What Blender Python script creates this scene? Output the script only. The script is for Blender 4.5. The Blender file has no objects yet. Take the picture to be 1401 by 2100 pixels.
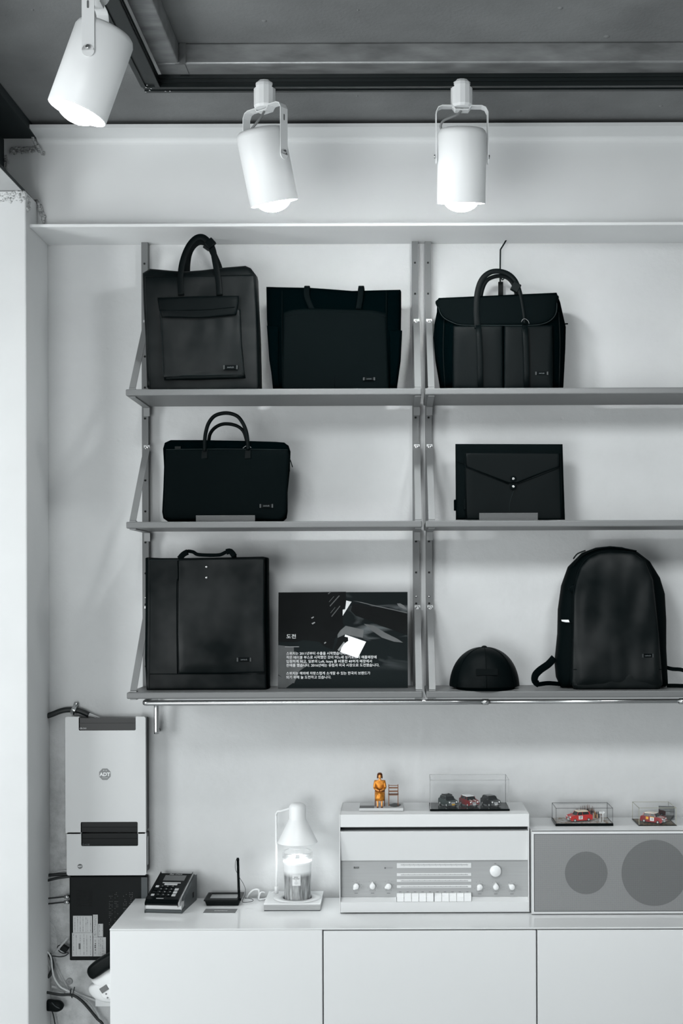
import bpy, bmesh, math, random
from mathutils import Vector, Matrix, noise

random.seed(7)
SC = bpy.context.scene
COL = SC.collection
R = math.radians
# ------------------------------------------------------------------ camera
CAMZ, DW, F = 1.62, 3.94, 2600.0          # camera height, distance to the back wall, focal length in px of a 1401 px wide frame
VX, VY = 815.0, 1205.0
ROLL = 0.0035
cam = bpy.data.cameras.new('camera')
cam.sensor_fit = 'HORIZONTAL'; cam.sensor_width = 24.0
cam.lens = F / 1401 * 24.0
cam.shift_x = -(VX - 700.5) / 1401; cam.shift_y = (VY - 1050) / 1401
camo = bpy.data.objects.new('camera', cam); COL.objects.link(camo)
camo.matrix_world = Matrix.Translation((0, -DW, CAMZ)) @ Matrix.Rotation(math.pi/2, 4, 'X') @ Matrix.Rotation(-ROLL, 4, 'Z')
SC.camera = camo
# ------------------------------------------------------------------ world and light
SC.view_settings.view_transform = 'Standard'; SC.view_settings.look = 'None'
SC.view_settings.gamma = 1.0; SC.view_settings.exposure = 0.09
SC.view_settings.use_curve_mapping = False
w = bpy.data.worlds.new('world'); SC.world = w; w.use_nodes = True
bg = w.node_tree.nodes['Background']
bg.inputs[0].default_value = (0.93, 0.98, 1.0, 1); bg.inputs[1].default_value = 0.22

def spot(name, loc, target, power, size, angle, blend=0.6, col=(0.96, 0.99, 1.0), parent=None):
    l = bpy.data.lights.new(name, 'SPOT'); l.energy = power; l.shadow_soft_size = size
    l.spot_size = R(angle); l.spot_blend = blend; l.color = col
    o = bpy.data.objects.new(name, l); COL.objects.link(o)
    o.location = loc
    o.rotation_euler = (Vector(target) - Vector(loc)).to_track_quat('-Z', 'Y').to_euler()
    return o
# the lamps on the far side of the track frame, above and behind the camera's view
spot('track_spot_light', (-0.45, -2.35, CAMZ+1.16), (0.30, 0, CAMZ-0.12), 98, 0.24, 57, 1.0)
spot('track_spot_light', (0.85, -2.45, CAMZ+1.16), (0.9, 0, CAMZ+0.05), 92, 0.24, 59, 1.0)
# daylight from the window in the side wall on the left, grazing along the shelves
lb0 = bpy.data.lights.new('side_window_light', 'AREA'); lb0.energy = 50; lb0.shape = 'RECTANGLE'; lb0.size = 1.0; lb0.size_y = 1.3
lb0.color = (0.96, 0.99, 1.0)
lbo = bpy.data.objects.new('side_window_light', lb0); COL.objects.link(lbo)
lbo.location = (-2.55, -1.35, 1.5); lbo.rotation_euler = (Vector((0.4, -0.1, 1.75)) - lbo.location).to_track_quat('-Z', 'Y').to_euler()
# the shop window behind the camera
la = bpy.data.lights.new('shop_window_light', 'AREA'); la.energy = 95; la.shape = 'RECTANGLE'; la.size = 1.8; la.size_y = 1.5
la.color = (0.96, 0.99, 1.0)
lo = bpy.data.objects.new('shop_window_light', la); COL.objects.link(lo)
lo.location = (-1.65, -5.6, 0.78); lo.rotation_euler = (Vector((-0.1, 0, 1.6)) - lo.location).to_track_quat('-Z', 'Y').to_euler()

# ------------------------------------------------------------------ helpers
def lin(c):
    c = c/255.0
    return c/12.92 if c <= 0.04045 else ((c+0.055)/1.055)**2.4
def rgb(r, g=None, b=None):
    if g is None: g, b = r, r
    return (lin(r), lin(g), lin(b), 1)
def G(v, k=0.5):                      # the photograph's cool toned grey
    return rgb(max(0, v-3*k), v+1*k, v+2*k)

def px(x, y, D):
    """world point seen at photo pixel (x, y) and standing at distance D from the camera plane"""
    dx, dy = x-VX, y-VY
    tx, ty = dx-ROLL*dy, dy+ROLL*dx
    return Vector((tx*D/F, D-DW, CAMZ-ty*D/F))
def pxz(x, y, D):
    p = px(x, y, D); return (p.x, p.z)

MATS = {}
def mat(name, col, rough=0.5, metal=0.0, spec=0.5, var=0.0, vscale=8.0, bump=0.0, bscale=200.0, bdetail=4.0, emit=0.0,
        trans=0.0, coat=0.0, alpha=1.0, stretch=None, ior=1.45, bdist=0.002):
    if name in MATS: return MATS[name]
    m = bpy.data.materials.new(name); m.use_nodes = True
    nt = m.node_tree; b = nt.nodes['Principled BSDF']
    b.inputs['Base Color'].default_value = col
    b.inputs['Roughness'].default_value = rough; b.inputs['Metallic'].default_value = metal
    b.inputs['Specular IOR Level'].default_value = spec
    b.inputs['IOR'].default_value = ior
    b.inputs['Transmission Weight'].default_value = trans
    b.inputs['Coat Weight'].default_value = coat
    b.inputs['Alpha'].default_value = alpha
    if emit:
        b.inputs['Emission Color'].default_value = col; b.inputs['Emission Strength'].default_value = emit
    tc = nt.nodes.new('ShaderNodeTexCoord'); src = tc.outputs['Object']
    if stretch:
        mp = nt.nodes.new('ShaderNodeMapping'); mp.inputs['Scale'].default_value = stretch
        nt.links.new(src, mp.inputs[0]); src = mp.outputs[0]
    if var > 0:
        n = nt.nodes.new('ShaderNodeTexNoise'); n.inputs['Scale'].default_value = vscale; n.inputs['Detail'].default_value = 5
        nt.links.new(src, n.inputs['Vector'])
        mr = nt.nodes.new('ShaderNodeMapRange'); mr.inputs[1].default_value = 0.3; mr.inputs[2].default_value = 0.7
        mr.inputs[3].default_value = 1-var; mr.inputs[4].default_value = 1+var
        nt.links.new(n.outputs[0], mr.inputs[0])
        mx = nt.nodes.new('ShaderNodeMix'); mx.data_type = 'RGBA'; mx.blend_type = 'MULTIPLY'; mx.inputs[0].default_value = 1
        mx.inputs[6].default_value = col; nt.links.new(mr.outputs[0], mx.inputs[7])
        nt.links.new(mx.outputs[2], b.inputs['Base Color'])
    if bump > 0:
        n2 = nt.nodes.new('ShaderNodeTexNoise'); n2.inputs['Scale'].default_value = bscale; n2.inputs['Detail'].default_value = bdetail
        nt.links.new(src, n2.inputs['Vector'])
        bp = nt.nodes.new('ShaderNodeBump'); bp.inputs['Strength'].default_value = bump; bp.inputs['Distance'].default_value = bdist
        nt.links.new(n2.outputs[0], bp.inputs['Height']); nt.links.new(bp.outputs[0], b.inputs['Normal'])
    MATS[name] = m
    return m

def link(name, me, m=None, parent=None):
    o = bpy.data.objects.new(name, me); COL.objects.link(o)
    if m is not None:
        for k in (m if isinstance(m, (list, tuple)) else [m]): me.materials.append(k)
    if parent is not None:
        o.parent = parent
        if parent.type == 'EMPTY': o.matrix_parent_inverse = Matrix.Translation(-Vector(parent.location))
    return o
def props(o, label=None, cat=None, group=None, kind=None):
    if label: o['label'] = label
    if cat: o['category'] = cat
    if group: o['group'] = group
    if kind: o['kind'] = kind
    return o
def thing(name, label, cat, loc=(0, 0, 0), group=None, kind=None):
    o = bpy.data.objects.new(name, None); COL.objects.link(o); o.location = loc
    o.empty_display_size = 0.05
    return props(o, label, cat, group, kind)
def copy_tree(o, parent=None):
    c = o.copy(); COL.objects.link(c); c.parent = parent
    if parent is not None: c.matrix_parent_inverse = o.matrix_parent_inverse.copy()
    for ch in list(o.children): copy_tree(ch, c)
    return c

class MB:
    """collects shapes into one mesh"""
    def __init__(s): s.bm = bmesh.new(); s.mi = 0
    def _new(s, vs, fs, smooth=False):
        v = [s.bm.verts.new(p) for p in vs]
        for f in fs:
            try:
                ff = s.bm.faces.new([v[i] for i in f]); ff.smooth = smooth; ff.material_index = s.mi
            except ValueError: pass
        return v
    def box(s, x0, x1, y0, y1, z0, z1):
        x0, x1 = sorted((x0, x1)); y0, y1 = sorted((y0, y1)); z0, z1 = sorted((z0, z1))
        s._new([(x0,y0,z0),(x1,y0,z0),(x1,y1,z0),(x0,y1,z0),(x0,y0,z1),(x1,y0,z1),(x1,y1,z1),(x0,y1,z1)],
               [(3,2,1,0),(4,5,6,7),(0,1,5,4),(1,2,6,5),(2,3,7,6),(3,0,4,7)]); return s
    def hull8(s, p):   # 8 points: bottom 4 then top 4 (same order)
        s._new(p, [(3,2,1,0),(4,5,6,7),(0,1,5,4),(1,2,6,5),(2,3,7,6),(3,0,4,7)]); return s
    def prism(s, poly, a0, a1, axis='Y', smooth=False):
        """poly of 2D points extruded along an axis; axis X: (y,z), Y: (x,z), Z: (x,y)"""
        def mk(p, a):
            return {'X': (a, p[0], p[1]), 'Y': (p[0], a, p[1]), 'Z': (p[0], p[1], a)}[axis]
        n = len(poly)
        vs = [mk(p, a0) for p in poly] + [mk(p, a1) for p in poly]
        fs = [tuple(range(n)), tuple(range(2*n-1, n-1, -1))]
        s._new(vs, fs)
        v = list(s.bm.verts)[-2*n:]
        for i in range(n):
            j = (i+1) % n
            f = s.bm.faces.new((v[i], v[j], v[n+j], v[n+i])); f.smooth = smooth; f.material_index = s.mi
        return s
    def lathe(s, prof, M=None, seg=32, cap=True, smooth=True):
        """prof: (r, z) pairs turned about local z"""
        M = M or Matrix.Identity(4); rings = []
        for r, z in prof:
            if r < 1e-6: rings.append([s.bm.verts.new(M @ Vector((0, 0, z)))])
            else: rings.append([s.bm.verts.new(M @ Vector((r*math.cos(2*math.pi*i/seg), r*math.sin(2*math.pi*i/seg), z))) for i in range(seg)])
        for a, b in zip(rings, rings[1:]):
            for i in range(seg):
                j = (i+1) % seg
                if len(a) == 1 and len(b) == 1: continue
                if len(a) == 1: f = s.bm.faces.new((a[0], b[j], b[i]))
                elif len(b) == 1: f = s.bm.faces.new((a[i], a[j], b[0]))
                else: f = s.bm.faces.new((a[i], a[j], b[j], b[i]))
                f.smooth = smooth; f.material_index = s.mi
        if cap:
            for rr in (rings[0], rings[-1]):
                if len(rr) > 2:
                    f = s.bm.faces.new(rr); f.material_index = s.mi
        return s
    def cyl(s, p0, p1, r, seg=20, r2=None, smooth=True):
        p0, p1 = Vector(p0), Vector(p1); d = p1-p0
        M = Matrix.Translation(p0) @ d.to_track_quat('Z', 'Y').to_matrix().to_4x4()
        return s.lathe([(r, 0), (r2 if r2 is not None else r, d.length)], M, seg, smooth=smooth)
    def tube(s, pts, r, seg=8, sm=3):
        pts = smooth_path(pts, sm) if sm else [Vector(p) for p in pts]
        rings = []; up = None
        for i, p in enumerate(pts):
            t = (pts[min(i+1, len(pts)-1)] - pts[max(i-1, 0)]).normalized()
            if up is None: up = t.orthogonal().normalized()
            up = (up - t*up.dot(t)).normalized(); side = t.cross(up)
            rings.append([s.bm.verts.new(p + (up*math.cos(2*math.pi*k/seg) + side*math.sin(2*math.pi*k/seg))*r) for k in range(seg)])
        for a, b in zip(rings, rings[1:]):
            for i in range(seg):
                j = (i+1) % seg; f = s.bm.faces.new((a[i], a[j], b[j], b[i])); f.smooth = True; f.material_index = s.mi
        for rr in (rings[0], rings[-1]):
            f = s.bm.faces.new(rr); f.material_index = s.mi
        return s
    def ribbon(s, pts, w, t, normal=(0, -1, 0), sm=4, w2=None):
        """flat strap: w wide, t thick; its broad face looks along 'normal'"""
        pts = smooth_path(pts, sm) if sm else [Vector(p) for p in pts]
        N0 = Vector(normal); rings = []; n = len(pts)
        for i, p in enumerate(pts):
            tg = (pts[min(i+1, n-1)] - pts[max(i-1, 0)]).normalized()
            nn = (N0 - tg*N0.dot(tg)).normalized(); sd = tg.cross(nn)
            ww = w if w2 is None else w + (w2-w)*i/(n-1)
            rings.append([s.bm.verts.new(p + sd*a*ww/2 + nn*b*t/2) for a, b in ((-1,-.6),(-.9,-1),(.9,-1),(1,-.6),(1,.6),(.9,1),(-.9,1),(-1,.6))])
        for a, b in zip(rings, rings[1:]):
            for i in range(8):
                j = (i+1) % 8; f = s.bm.faces.new((a[i], a[j], b[j], b[i])); f.material_index = s.mi; f.smooth = True
        for rr in (rings[0], rings[-1]):
            f = s.bm.faces.new(rr); f.material_index = s.mi
        return s
    def cushion(s, outline, yc, T, p=5, rings=12, step=0.012, wr=0.0, wf=9.0, sm=False, yfun=None, seed=0, back=True):
        """soft slab: outline in (x, z), thickness T about y=yc, rounded rim of power p, wrinkles wr"""
        out = resample(outline, step, sm); n = len(out)
        cx = sum(q[0] for q in out)/n; cz = sum(q[1] for q in out)/n
        svals = [1.0] + [1-(k/rings)**1.7*1.0 for k in range(1, rings)] + [0.0]
        svals = [1.0] + [(1-(k/rings)**1.6) for k in range(1, rings)] + [0.0]
        def mk(sgn):
            rr = []
            for sv in svals:
                d = T/2*max(0.0, (1-sv**p))**(1.0/p)
                if sv == 0.0:
                    q = [(cx, cz)]
                else:
                    q = [(cx+(a-cx)*sv, cz+(b-cz)*sv) for a, b in out]
                ring = []
                for a, b in q:
                    y = yc + sgn*d
                    if wr and sgn < 0:
                        e = min(1, (1-sv)*6)
                        y += wr*e*noise.noise(Vector((a*wf+seed, seed*.7, b*wf*0.6))) + 0.4*wr*e*noise.noise(Vector((a*wf*3+seed, 5, b*wf*1.2)))
                    if yfun: y += yfun(a, b)
                    ring.append((a, y, b))
                rr.append(ring)
            return rr
        F_ = mk(-1); B_ = mk(1)
        rv = [[s.bm.verts.new(v) for v in r] for r in F_]
        def skin(rv, flip):
            for a, b in zip(rv, rv[1:]):
                for i in range(n):
                    j = (i+1) % n
                    vs = (a[i], a[j], b[0]) if len(b) == 1 else (a[i], a[j], b[j], b[i])
                    if flip: vs = vs[::-1]
                    f = s.bm.faces.new(vs); f.smooth = True; f.material_index = s.mi
        skin(rv, False)
        rb = [rv[0]] + [[s.bm.verts.new(v) for v in r] for r in B_[1:]]
        skin(rb, True)
        return s
    def bevel(s, w, seg=2, ang=30):
        bmesh.ops.remove_doubles(s.bm, verts=s.bm.verts, dist=1e-6)
        es = [e for e in s.bm.edges if len(e.link_faces) == 2 and e.calc_face_angle(0) > R(ang)]
        bmesh.ops.bevel(s.bm, geom=es, offset=w, segments=seg, profile=0.5, affect='EDGES', clamp_overlap=True)
        return s
    def build(s, name, m=None, parent=None, recalc=True):
        if recalc: bmesh.ops.recalc_face_normals(s.bm, faces=s.bm.faces)
        me = bpy.data.meshes.new(name); s.bm.to_mesh(me); s.bm.free()
        return link(name, me, m, parent)

def smooth_path(pts, k):
    pts = [Vector(p) for p in pts]
    if len(pts) < 3: return pts
    o = []; n = len(pts)
    for i in range(n-1):
        p0, p1, p2, p3 = pts[max(i-1, 0)], pts[i], pts[i+1], pts[min(i+2, n-1)]
        for j in range(k):
            t = j/k
            o.append(0.5*((2*p1) + (p2-p0)*t + (2*p0-5*p1+4*p2-p3)*t*t + (3*p1-p0-3*p2+p3)*t**3))
    o.append(pts[-1]); return o
def resample(poly, step, sm=False):
    if sm:
        P = [Vector((a, b, 0)) for a, b in poly]; n = len(P); o = []
        for i in range(n):
            p0, p1, p2, p3 = P[i-1], P[i], P[(i+1) % n], P[(i+2) % n]
            for j in range(5):
                t = j/5
                v = 0.5*((2*p1) + (p2-p0)*t + (2*p0-5*p1+4*p2-p3)*t*t + (3*p1-p0-3*p2+p3)*t**3)
                o.append((v.x, v.y))
        poly = o
    out = []; n = len(poly)
    for i in range(n):
        a, b = poly[i], poly[(i+1) % n]
        L = math.hypot(b[0]-a[0], b[1]-a[1]); k = max(1, int(round(L/step)))
        for j in range(k): out.append((a[0]+(b[0]-a[0])*j/k, a[1]+(b[1]-a[1])*j/k))
    return out
def rrect(x0, x1, z0, z1, r, n=5):
    o = []
    for cx, cz, a0 in ((x1-r, z1-r, 0), (x0+r, z1-r, 90), (x0+r, z0+r, 180), (x1-r, z0+r, 270)):
        for i in range(n+1):
            a = R(a0+90*i/n); o.append((cx+r*math.cos(a), cz+r*math.sin(a)))
    return o
def box(name, x0, x1, y0, y1, z0, z1, m, parent=None, bev=0.0, seg=2):
    b = MB().box(x0, x1, y0, y1, z0, z1)
    if bev: b.bevel(bev, seg)
    return b.build(name, m, parent)

def text(name, body, h, loc, m, parent=None, rot=(math.pi/2, 0, 0), align='CENTER', shear=0.0, sx=1.0, depth=0.0002, spacing=1.0, bold=0.0):
    c = bpy.data.curves.new(name, 'FONT'); c.body = body; c.size = h; c.align_x = align; c.align_y = 'CENTER'
    c.extrude = depth; c.shear = shear; c.space_character = spacing; c.resolution_u = 2; c.offset = bold
    t = bpy.data.objects.new(name, c); COL.objects.link(t)
    bpy.context.view_layer.update()
    me = bpy.data.meshes.new_from_object(t.evaluated_get(bpy.context.evaluated_depsgraph_get()))
    COL.objects.unlink(t); bpy.data.objects.remove(t)
    M = Matrix.Translation(Vector(loc)) @ Matrix.Rotation(rot[2], 4, 'Z') @ Matrix.Rotation(rot[1], 4, 'Y') @ Matrix.Rotation(rot[0], 4, 'X') @ Matrix.Diagonal((sx, 1, 1, 1))
    me.transform(M); me.materials.clear()
    return link(name, me, m, parent)

# ------------------------------------------------------------------ materials
def wall_material():
    m = bpy.data.materials.new('painted_plaster'); m.use_nodes = True; nt = m.node_tree; N = nt.nodes; L = nt.links
    b = N['Principled BSDF']; b.inputs['Roughness'].default_value = 0.85; b.inputs['Specular IOR Level'].default_value = 0.25
    tc = N.new('ShaderNodeTexCoord')
    n1 = N.new('ShaderNodeTexNoise'); n1.inputs['Scale'].default_value = 2.2; n1.inputs['Detail'].default_value = 6; n1.inputs['Roughness'].default_value = 0.6
    L.new(tc.outputs['Object'], n1.inputs['Vector'])
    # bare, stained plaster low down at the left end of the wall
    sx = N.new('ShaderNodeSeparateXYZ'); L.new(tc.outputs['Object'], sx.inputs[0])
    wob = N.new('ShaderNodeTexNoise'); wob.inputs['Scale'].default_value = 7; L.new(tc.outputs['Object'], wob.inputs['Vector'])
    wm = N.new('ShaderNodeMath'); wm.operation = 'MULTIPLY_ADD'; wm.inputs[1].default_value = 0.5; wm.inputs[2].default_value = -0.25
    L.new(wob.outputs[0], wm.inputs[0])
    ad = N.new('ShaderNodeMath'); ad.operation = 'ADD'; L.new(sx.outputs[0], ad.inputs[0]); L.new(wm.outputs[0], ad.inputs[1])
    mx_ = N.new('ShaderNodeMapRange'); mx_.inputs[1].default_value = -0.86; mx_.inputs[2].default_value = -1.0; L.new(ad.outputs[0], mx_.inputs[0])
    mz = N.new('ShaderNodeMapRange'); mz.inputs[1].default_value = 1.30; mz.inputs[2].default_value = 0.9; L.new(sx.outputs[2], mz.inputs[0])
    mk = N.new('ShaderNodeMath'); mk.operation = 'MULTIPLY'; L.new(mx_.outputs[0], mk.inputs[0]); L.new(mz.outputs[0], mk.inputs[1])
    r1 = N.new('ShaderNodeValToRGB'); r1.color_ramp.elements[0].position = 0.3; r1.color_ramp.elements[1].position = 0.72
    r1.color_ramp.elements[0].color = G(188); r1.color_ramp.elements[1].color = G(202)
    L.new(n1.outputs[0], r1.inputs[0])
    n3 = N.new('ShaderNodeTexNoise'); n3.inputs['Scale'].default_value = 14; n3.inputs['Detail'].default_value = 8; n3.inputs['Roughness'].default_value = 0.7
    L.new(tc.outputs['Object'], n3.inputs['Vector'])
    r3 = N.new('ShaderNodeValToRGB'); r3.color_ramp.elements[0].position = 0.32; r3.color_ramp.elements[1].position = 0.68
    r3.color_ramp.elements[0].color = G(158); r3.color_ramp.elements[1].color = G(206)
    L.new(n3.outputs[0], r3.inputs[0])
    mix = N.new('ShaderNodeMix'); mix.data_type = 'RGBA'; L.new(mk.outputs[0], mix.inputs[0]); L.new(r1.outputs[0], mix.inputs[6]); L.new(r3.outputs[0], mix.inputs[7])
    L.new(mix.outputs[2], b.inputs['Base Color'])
    # relief: trowel waves, chips, and rough plaster
    n2 = N.new('ShaderNodeTexNoise'); n2.inputs['Scale'].default_value = 28; n2.inputs['Detail'].default_value = 7; n2.inputs['Roughness'].default_value = 0.55
    L.new(tc.outputs['Object'], n2.inputs['Vector'])
    vo = N.new('ShaderNodeTexVoronoi'); vo.inputs['Scale'].default_value = 9; L.new(tc.outputs['Object'], vo.inputs['Vector'])
    vr = N.new('ShaderNodeMapRange'); vr.inputs[1].default_value = 0.06; vr.inputs[2].default_value = 0.0; vr.inputs[4].default_value = -0.9; L.new(vo.outputs['Distance'], vr.inputs[0])
    h1 = N.new('ShaderNodeMath'); h1.operation = 'ADD'; L.new(n2.outputs[0], h1.inputs[0]); L.new(vr.outputs[0], h1.inputs[1])
    st = N.new('ShaderNodeMath'); st.operation = 'MULTIPLY_ADD'; st.inputs[1].default_value = 0.75; st.inputs[2].default_value = 0.2; L.new(mk.outputs[0], st.inputs[0])
    bp = N.new('ShaderNodeBump'); bp.inputs['Distance'].default_value = 0.012; L.new(st.outputs[0], bp.inputs['Strength']); L.new(h1.outputs[0], bp.inputs['Height'])
    L.new(bp.outputs[0], b.inputs['Normal'])
    return m
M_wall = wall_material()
M_ceil = mat('dark_concrete', G(122), 0.92, spec=0.2, var=0.22, vscale=3.0, bump=0.35, bscale=120, bdist=0.003)
M_floor = mat('floor_screed', G(226), 0.6, var=0.1)
M_column = mat('column_paint', G(204), 0.6, var=0.02, bump=0.08, bscale=40)
M_beam = mat('beam_paint', G(220), 0.55, var=0.03, vscale=4, bump=0.05, bscale=60)
M_darkbeam = mat('dark_beam_tone', rgb(26, 36, 38), 0.7, var=0.15, vscale=10)  # near-black tone for the cross beam's web and flanges
M_plaster = mat('torn_plaster', G(190), 0.95, var=0.12, vscale=60, bump=0.8, bscale=160, bdist=0.004)
M_plaster_dark = mat('grey_torn_plaster', G(186), 0.95, var=0.2, vscale=60, bump=0.8, bscale=160, bdist=0.004)
M_steel = mat('scuffed_steel', G(146), 0.36, metal=0.4, var=0.3, vscale=9, bump=0.12, bscale=80, stretch=(1, 3, 3))
M_track = mat('black_track', rgb(16, 24, 25), 0.35, spec=0.5)
M_lamp = mat('white_lamp_enamel', G(244), 0.38, spec=0.4)
M_bulb = mat('lit_bulb', (0.97, 1, 1, 1), 0.3, emit=150.0)
M_cable_grey = mat('braided_grey_cable', G(150), 0.6, bump=0.6, bscale=700)
M_chrome = mat('chrome', G(190), 0.2, metal=1.0)
M_shelf = mat('grey_shelf_paint', G(100), 0.42, spec=0.4, bump=0.05, bscale=300)
M_upright = mat('grey_upright_paint', G(100), 0.5, spec=0.3, bump=0.15, bscale=500)
M_strut = mat('satin_strut', G(124), 0.45, metal=0.2, bump=0.15, bscale=500)
M_hole = mat('hole_black', rgb(8, 12, 12), 0.9)
M_leather = mat('black_smooth_leather', rgb(5, 11, 12), 0.48, spec=0.16, bump=0.10, bscale=900, bdist=0.0006)
def sheen(m, lo, hi, scale):     # worn leather: the gloss varies in soft patches
    nt = m.node_tree; b = nt.nodes['Principled BSDF']
    tc = nt.nodes.new('ShaderNodeTexCoord'); n = nt.nodes.new('ShaderNodeTexNoise'); n.inputs['Scale'].default_value = scale; n.inputs['Detail'].default_value = 3
    nt.links.new(tc.outputs['Object'], n.inputs['Vector'])
    mr = nt.nodes.new('ShaderNodeMapRange'); mr.inputs[1].default_value = 0.28; mr.inputs[2].default_value = 0.72; mr.inputs[3].default_value = lo; mr.inputs[4].default_value = hi
    nt.links.new(n.outputs[0], mr.inputs[0]); nt.links.new(mr.outputs[0], b.inputs['Specular IOR Level'])
sheen(M_leather, 0.06, 0.30, 7)
M_leather2 = mat('black_leather_trim', rgb(2, 7, 8), 0.5, spec=0.08, bump=0.10, bscale=900, bdist=0.0006)
M_nylon = mat('black_nylon', rgb(1, 5, 6), 0.9, spec=0.0, bump=0.15, bscale=1200, bdist=0.0005)
M_nylon2 = mat('black_coated_canvas', rgb(1, 6, 7), 0.7, spec=0.04, bump=0.15, bscale=1200, bdist=0.0005)
M_seam = mat('black_seam', rgb(4, 9, 10), 0.8, spec=0.05)
M_stitch = mat('grey_stitch', rgb(30, 37, 38), 0.8, spec=0.1)
M_tag = mat('tag_black', rgb(2, 6, 7), 0.5, spec=0.05)
M_tagend = mat('tag_clasp', rgb(30, 36, 37), 0.5)
M_tagtext = mat('tag_print', rgb(96, 102, 104), 0.5)
M_whiteprint = mat('white_print', G(226), 0.6)
M_gloss = mat('white_gloss_cabinet', G(222), 0.12, spec=0.45)
M_gap = mat('cabinet_core', G(60), 0.7)
M_hifi = mat('white_hifi_lacquer', G(210), 0.4, spec=0.4)
M_hifidark = mat('hifi_dark_slot', rgb(22, 28, 30), 0.6)
M_alu = mat('brushed_aluminium', G(160), 0.5, metal=0.15, var=0.03, vscale=30, stretch=(0.2, 1, 6))
M_knob = mat('white_knob', G(226), 0.35)
M_print = mat('grey_print', G(78), 0.6)
M_scale = mat('scale_strip', G(212), 0.4)
M_rail = mat('stainless_rail', G(170), 0.25, metal=0.95, var=0.08, vscale=20)
M_silver = mat('silver_plastic', G(182), 0.5, metal=0.2, spec=0.3)
M_pblack = mat('gloss_black_plastic', rgb(3, 8, 9), 0.15, spec=0.10)
M_mblack = mat('matt_black_plastic', rgb(5, 11, 12), 0.5, spec=0.15)
M_dgrey = mat('dark_grey_plastic', rgb(62, 68, 70), 0.45, spec=0.4)
M_label = mat('paper_label', G(186), 0.7)
M_label_print = mat('label_print', G(96), 0.8)
M_label_grey = mat('label_grey_print', G(150), 0.8)
M_wblack = mat('black_cable', rgb(16, 22, 23), 0.5)
M_wwhite = mat('white_cable', G(196), 0.5)
M_wgrey = mat('grey_cable', G(150), 0.5)
M_wplastic = mat('white_plastic', G(222), 0.4)
M_acrylic = mat('clear_acrylic', (0.96, 0.98, 0.98, 1), 0.03, trans=1.0, ior=1.3, alpha=0.55)
M_frost = mat('frosted_acrylic', G(120), 0.3, spec=0.3, alpha=0.32)
M_acredge = mat('acrylic_edge', G(150), 0.2, trans=0.3)

exec_order = []
# ================================================================== SETTING
def y_at(D): return D-DW
# back wall, ceiling, floor
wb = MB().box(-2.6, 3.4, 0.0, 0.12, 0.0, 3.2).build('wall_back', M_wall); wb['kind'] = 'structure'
cz = CAMZ+1.385
ce = MB().box(-2.6, 3.4, -6.0, -0.002, cz, cz+0.1).build('ceiling', M_ceil); ce['kind'] = 'structure'
fl = MB().box(-2.6, 3.4, -6.0, 0.0, -0.1, 0.0).build('floor', M_floor); fl['kind'] = 'structure'
wl = MB().box(-2.72, -2.6, -6.0, 0.12, 0.0, 3.2).build('wall_left', mat('side_wall_paint', G(200), 0.8)); wl['kind'] = 'structure'
wr = MB().box(3.4, 3.52, -6.0, 0.12, 0.0, 3.2).build('wall_right', mat('side_wall_paint', G(200), 0.8)); wr['kind'] = 'structure'
# ceiling blemishes
cb = MB()
for i in range(26):
    x, y = random.uniform(-1.0, 1.1), random.uniform(-0.95, -0.25); r = random.uniform(0.003, 0.009)
    cb.lathe([(0, -0.003), (r*0.6, -0.0025), (r, 0.0)], Matrix.Translation((x, y, cz)), 9, cap=False)
cbo = cb.build('plaster_pimples', M_ceil, ce); cbo['kind'] = 'stuff'

# column (left) -------------------------------------------------------
XC = -1.0825
colm = MB()
colm.box(-1.36, XC, -0.234, 0.0, 0.0, CAMZ+1.164)
colm.bevel(0.004, 2)
column = colm.build('column', M_column); props(column, kind='structure')
column['label'] = 'white painted square column at the left edge, running from floor to steel beam'
def lumps(name, pts, m, parent, seed=0):
    """a ragged band of torn plaster following pts (x,y,z,r)"""
    b = MB(); rnd = random.Random(seed)
    for (x, y, z, r) in pts:
        M = Matrix.Translation((x, y, z)) @ Matrix.Diagonal((rnd.uniform(.7, 1.5), rnd.uniform(.3, .7), rnd.uniform(.6, 1.3), 1)) @ Matrix.Rotation(rnd.uniform(0, 6), 4, 'Y')
        v0 = len(b.bm.verts)
        b.lathe([(0, -r), (r*.7, -r*.7), (r, 0), (r*.7, r*.7), (0, r)], M, 7, cap=False)
        b.bm.verts.ensure_lookup_table()
        for v in b.bm.verts[v0:]:
            v.co += Vector((rnd.uniform(-1, 1), rnd.uniform(-.4, .4), rnd.uniform(-1, 1)))*r*0.5
    o = b.build(name, m, parent); o['kind'] = 'stuff'; return o
rd = random.Random(3)
lumps('torn_plaster', [(rd.uniform(-1.2, -1.083), -0.232+rd.uniform(-.002, .003), CAMZ+1.150+rd.uniform(-.018, .012), rd.uniform(.002, .006)) for i in range(200)], M_plaster, column, 2)
lumps('torn_plaster', [(-1.083+rd.uniform(-.002, .002), -0.228+rd.uniform(0, .03), CAMZ+1.13+rd.uniform(-.02, .02), rd.uniform(.003, .007)) for i in range(16)], M_plaster, column, 4)

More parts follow.
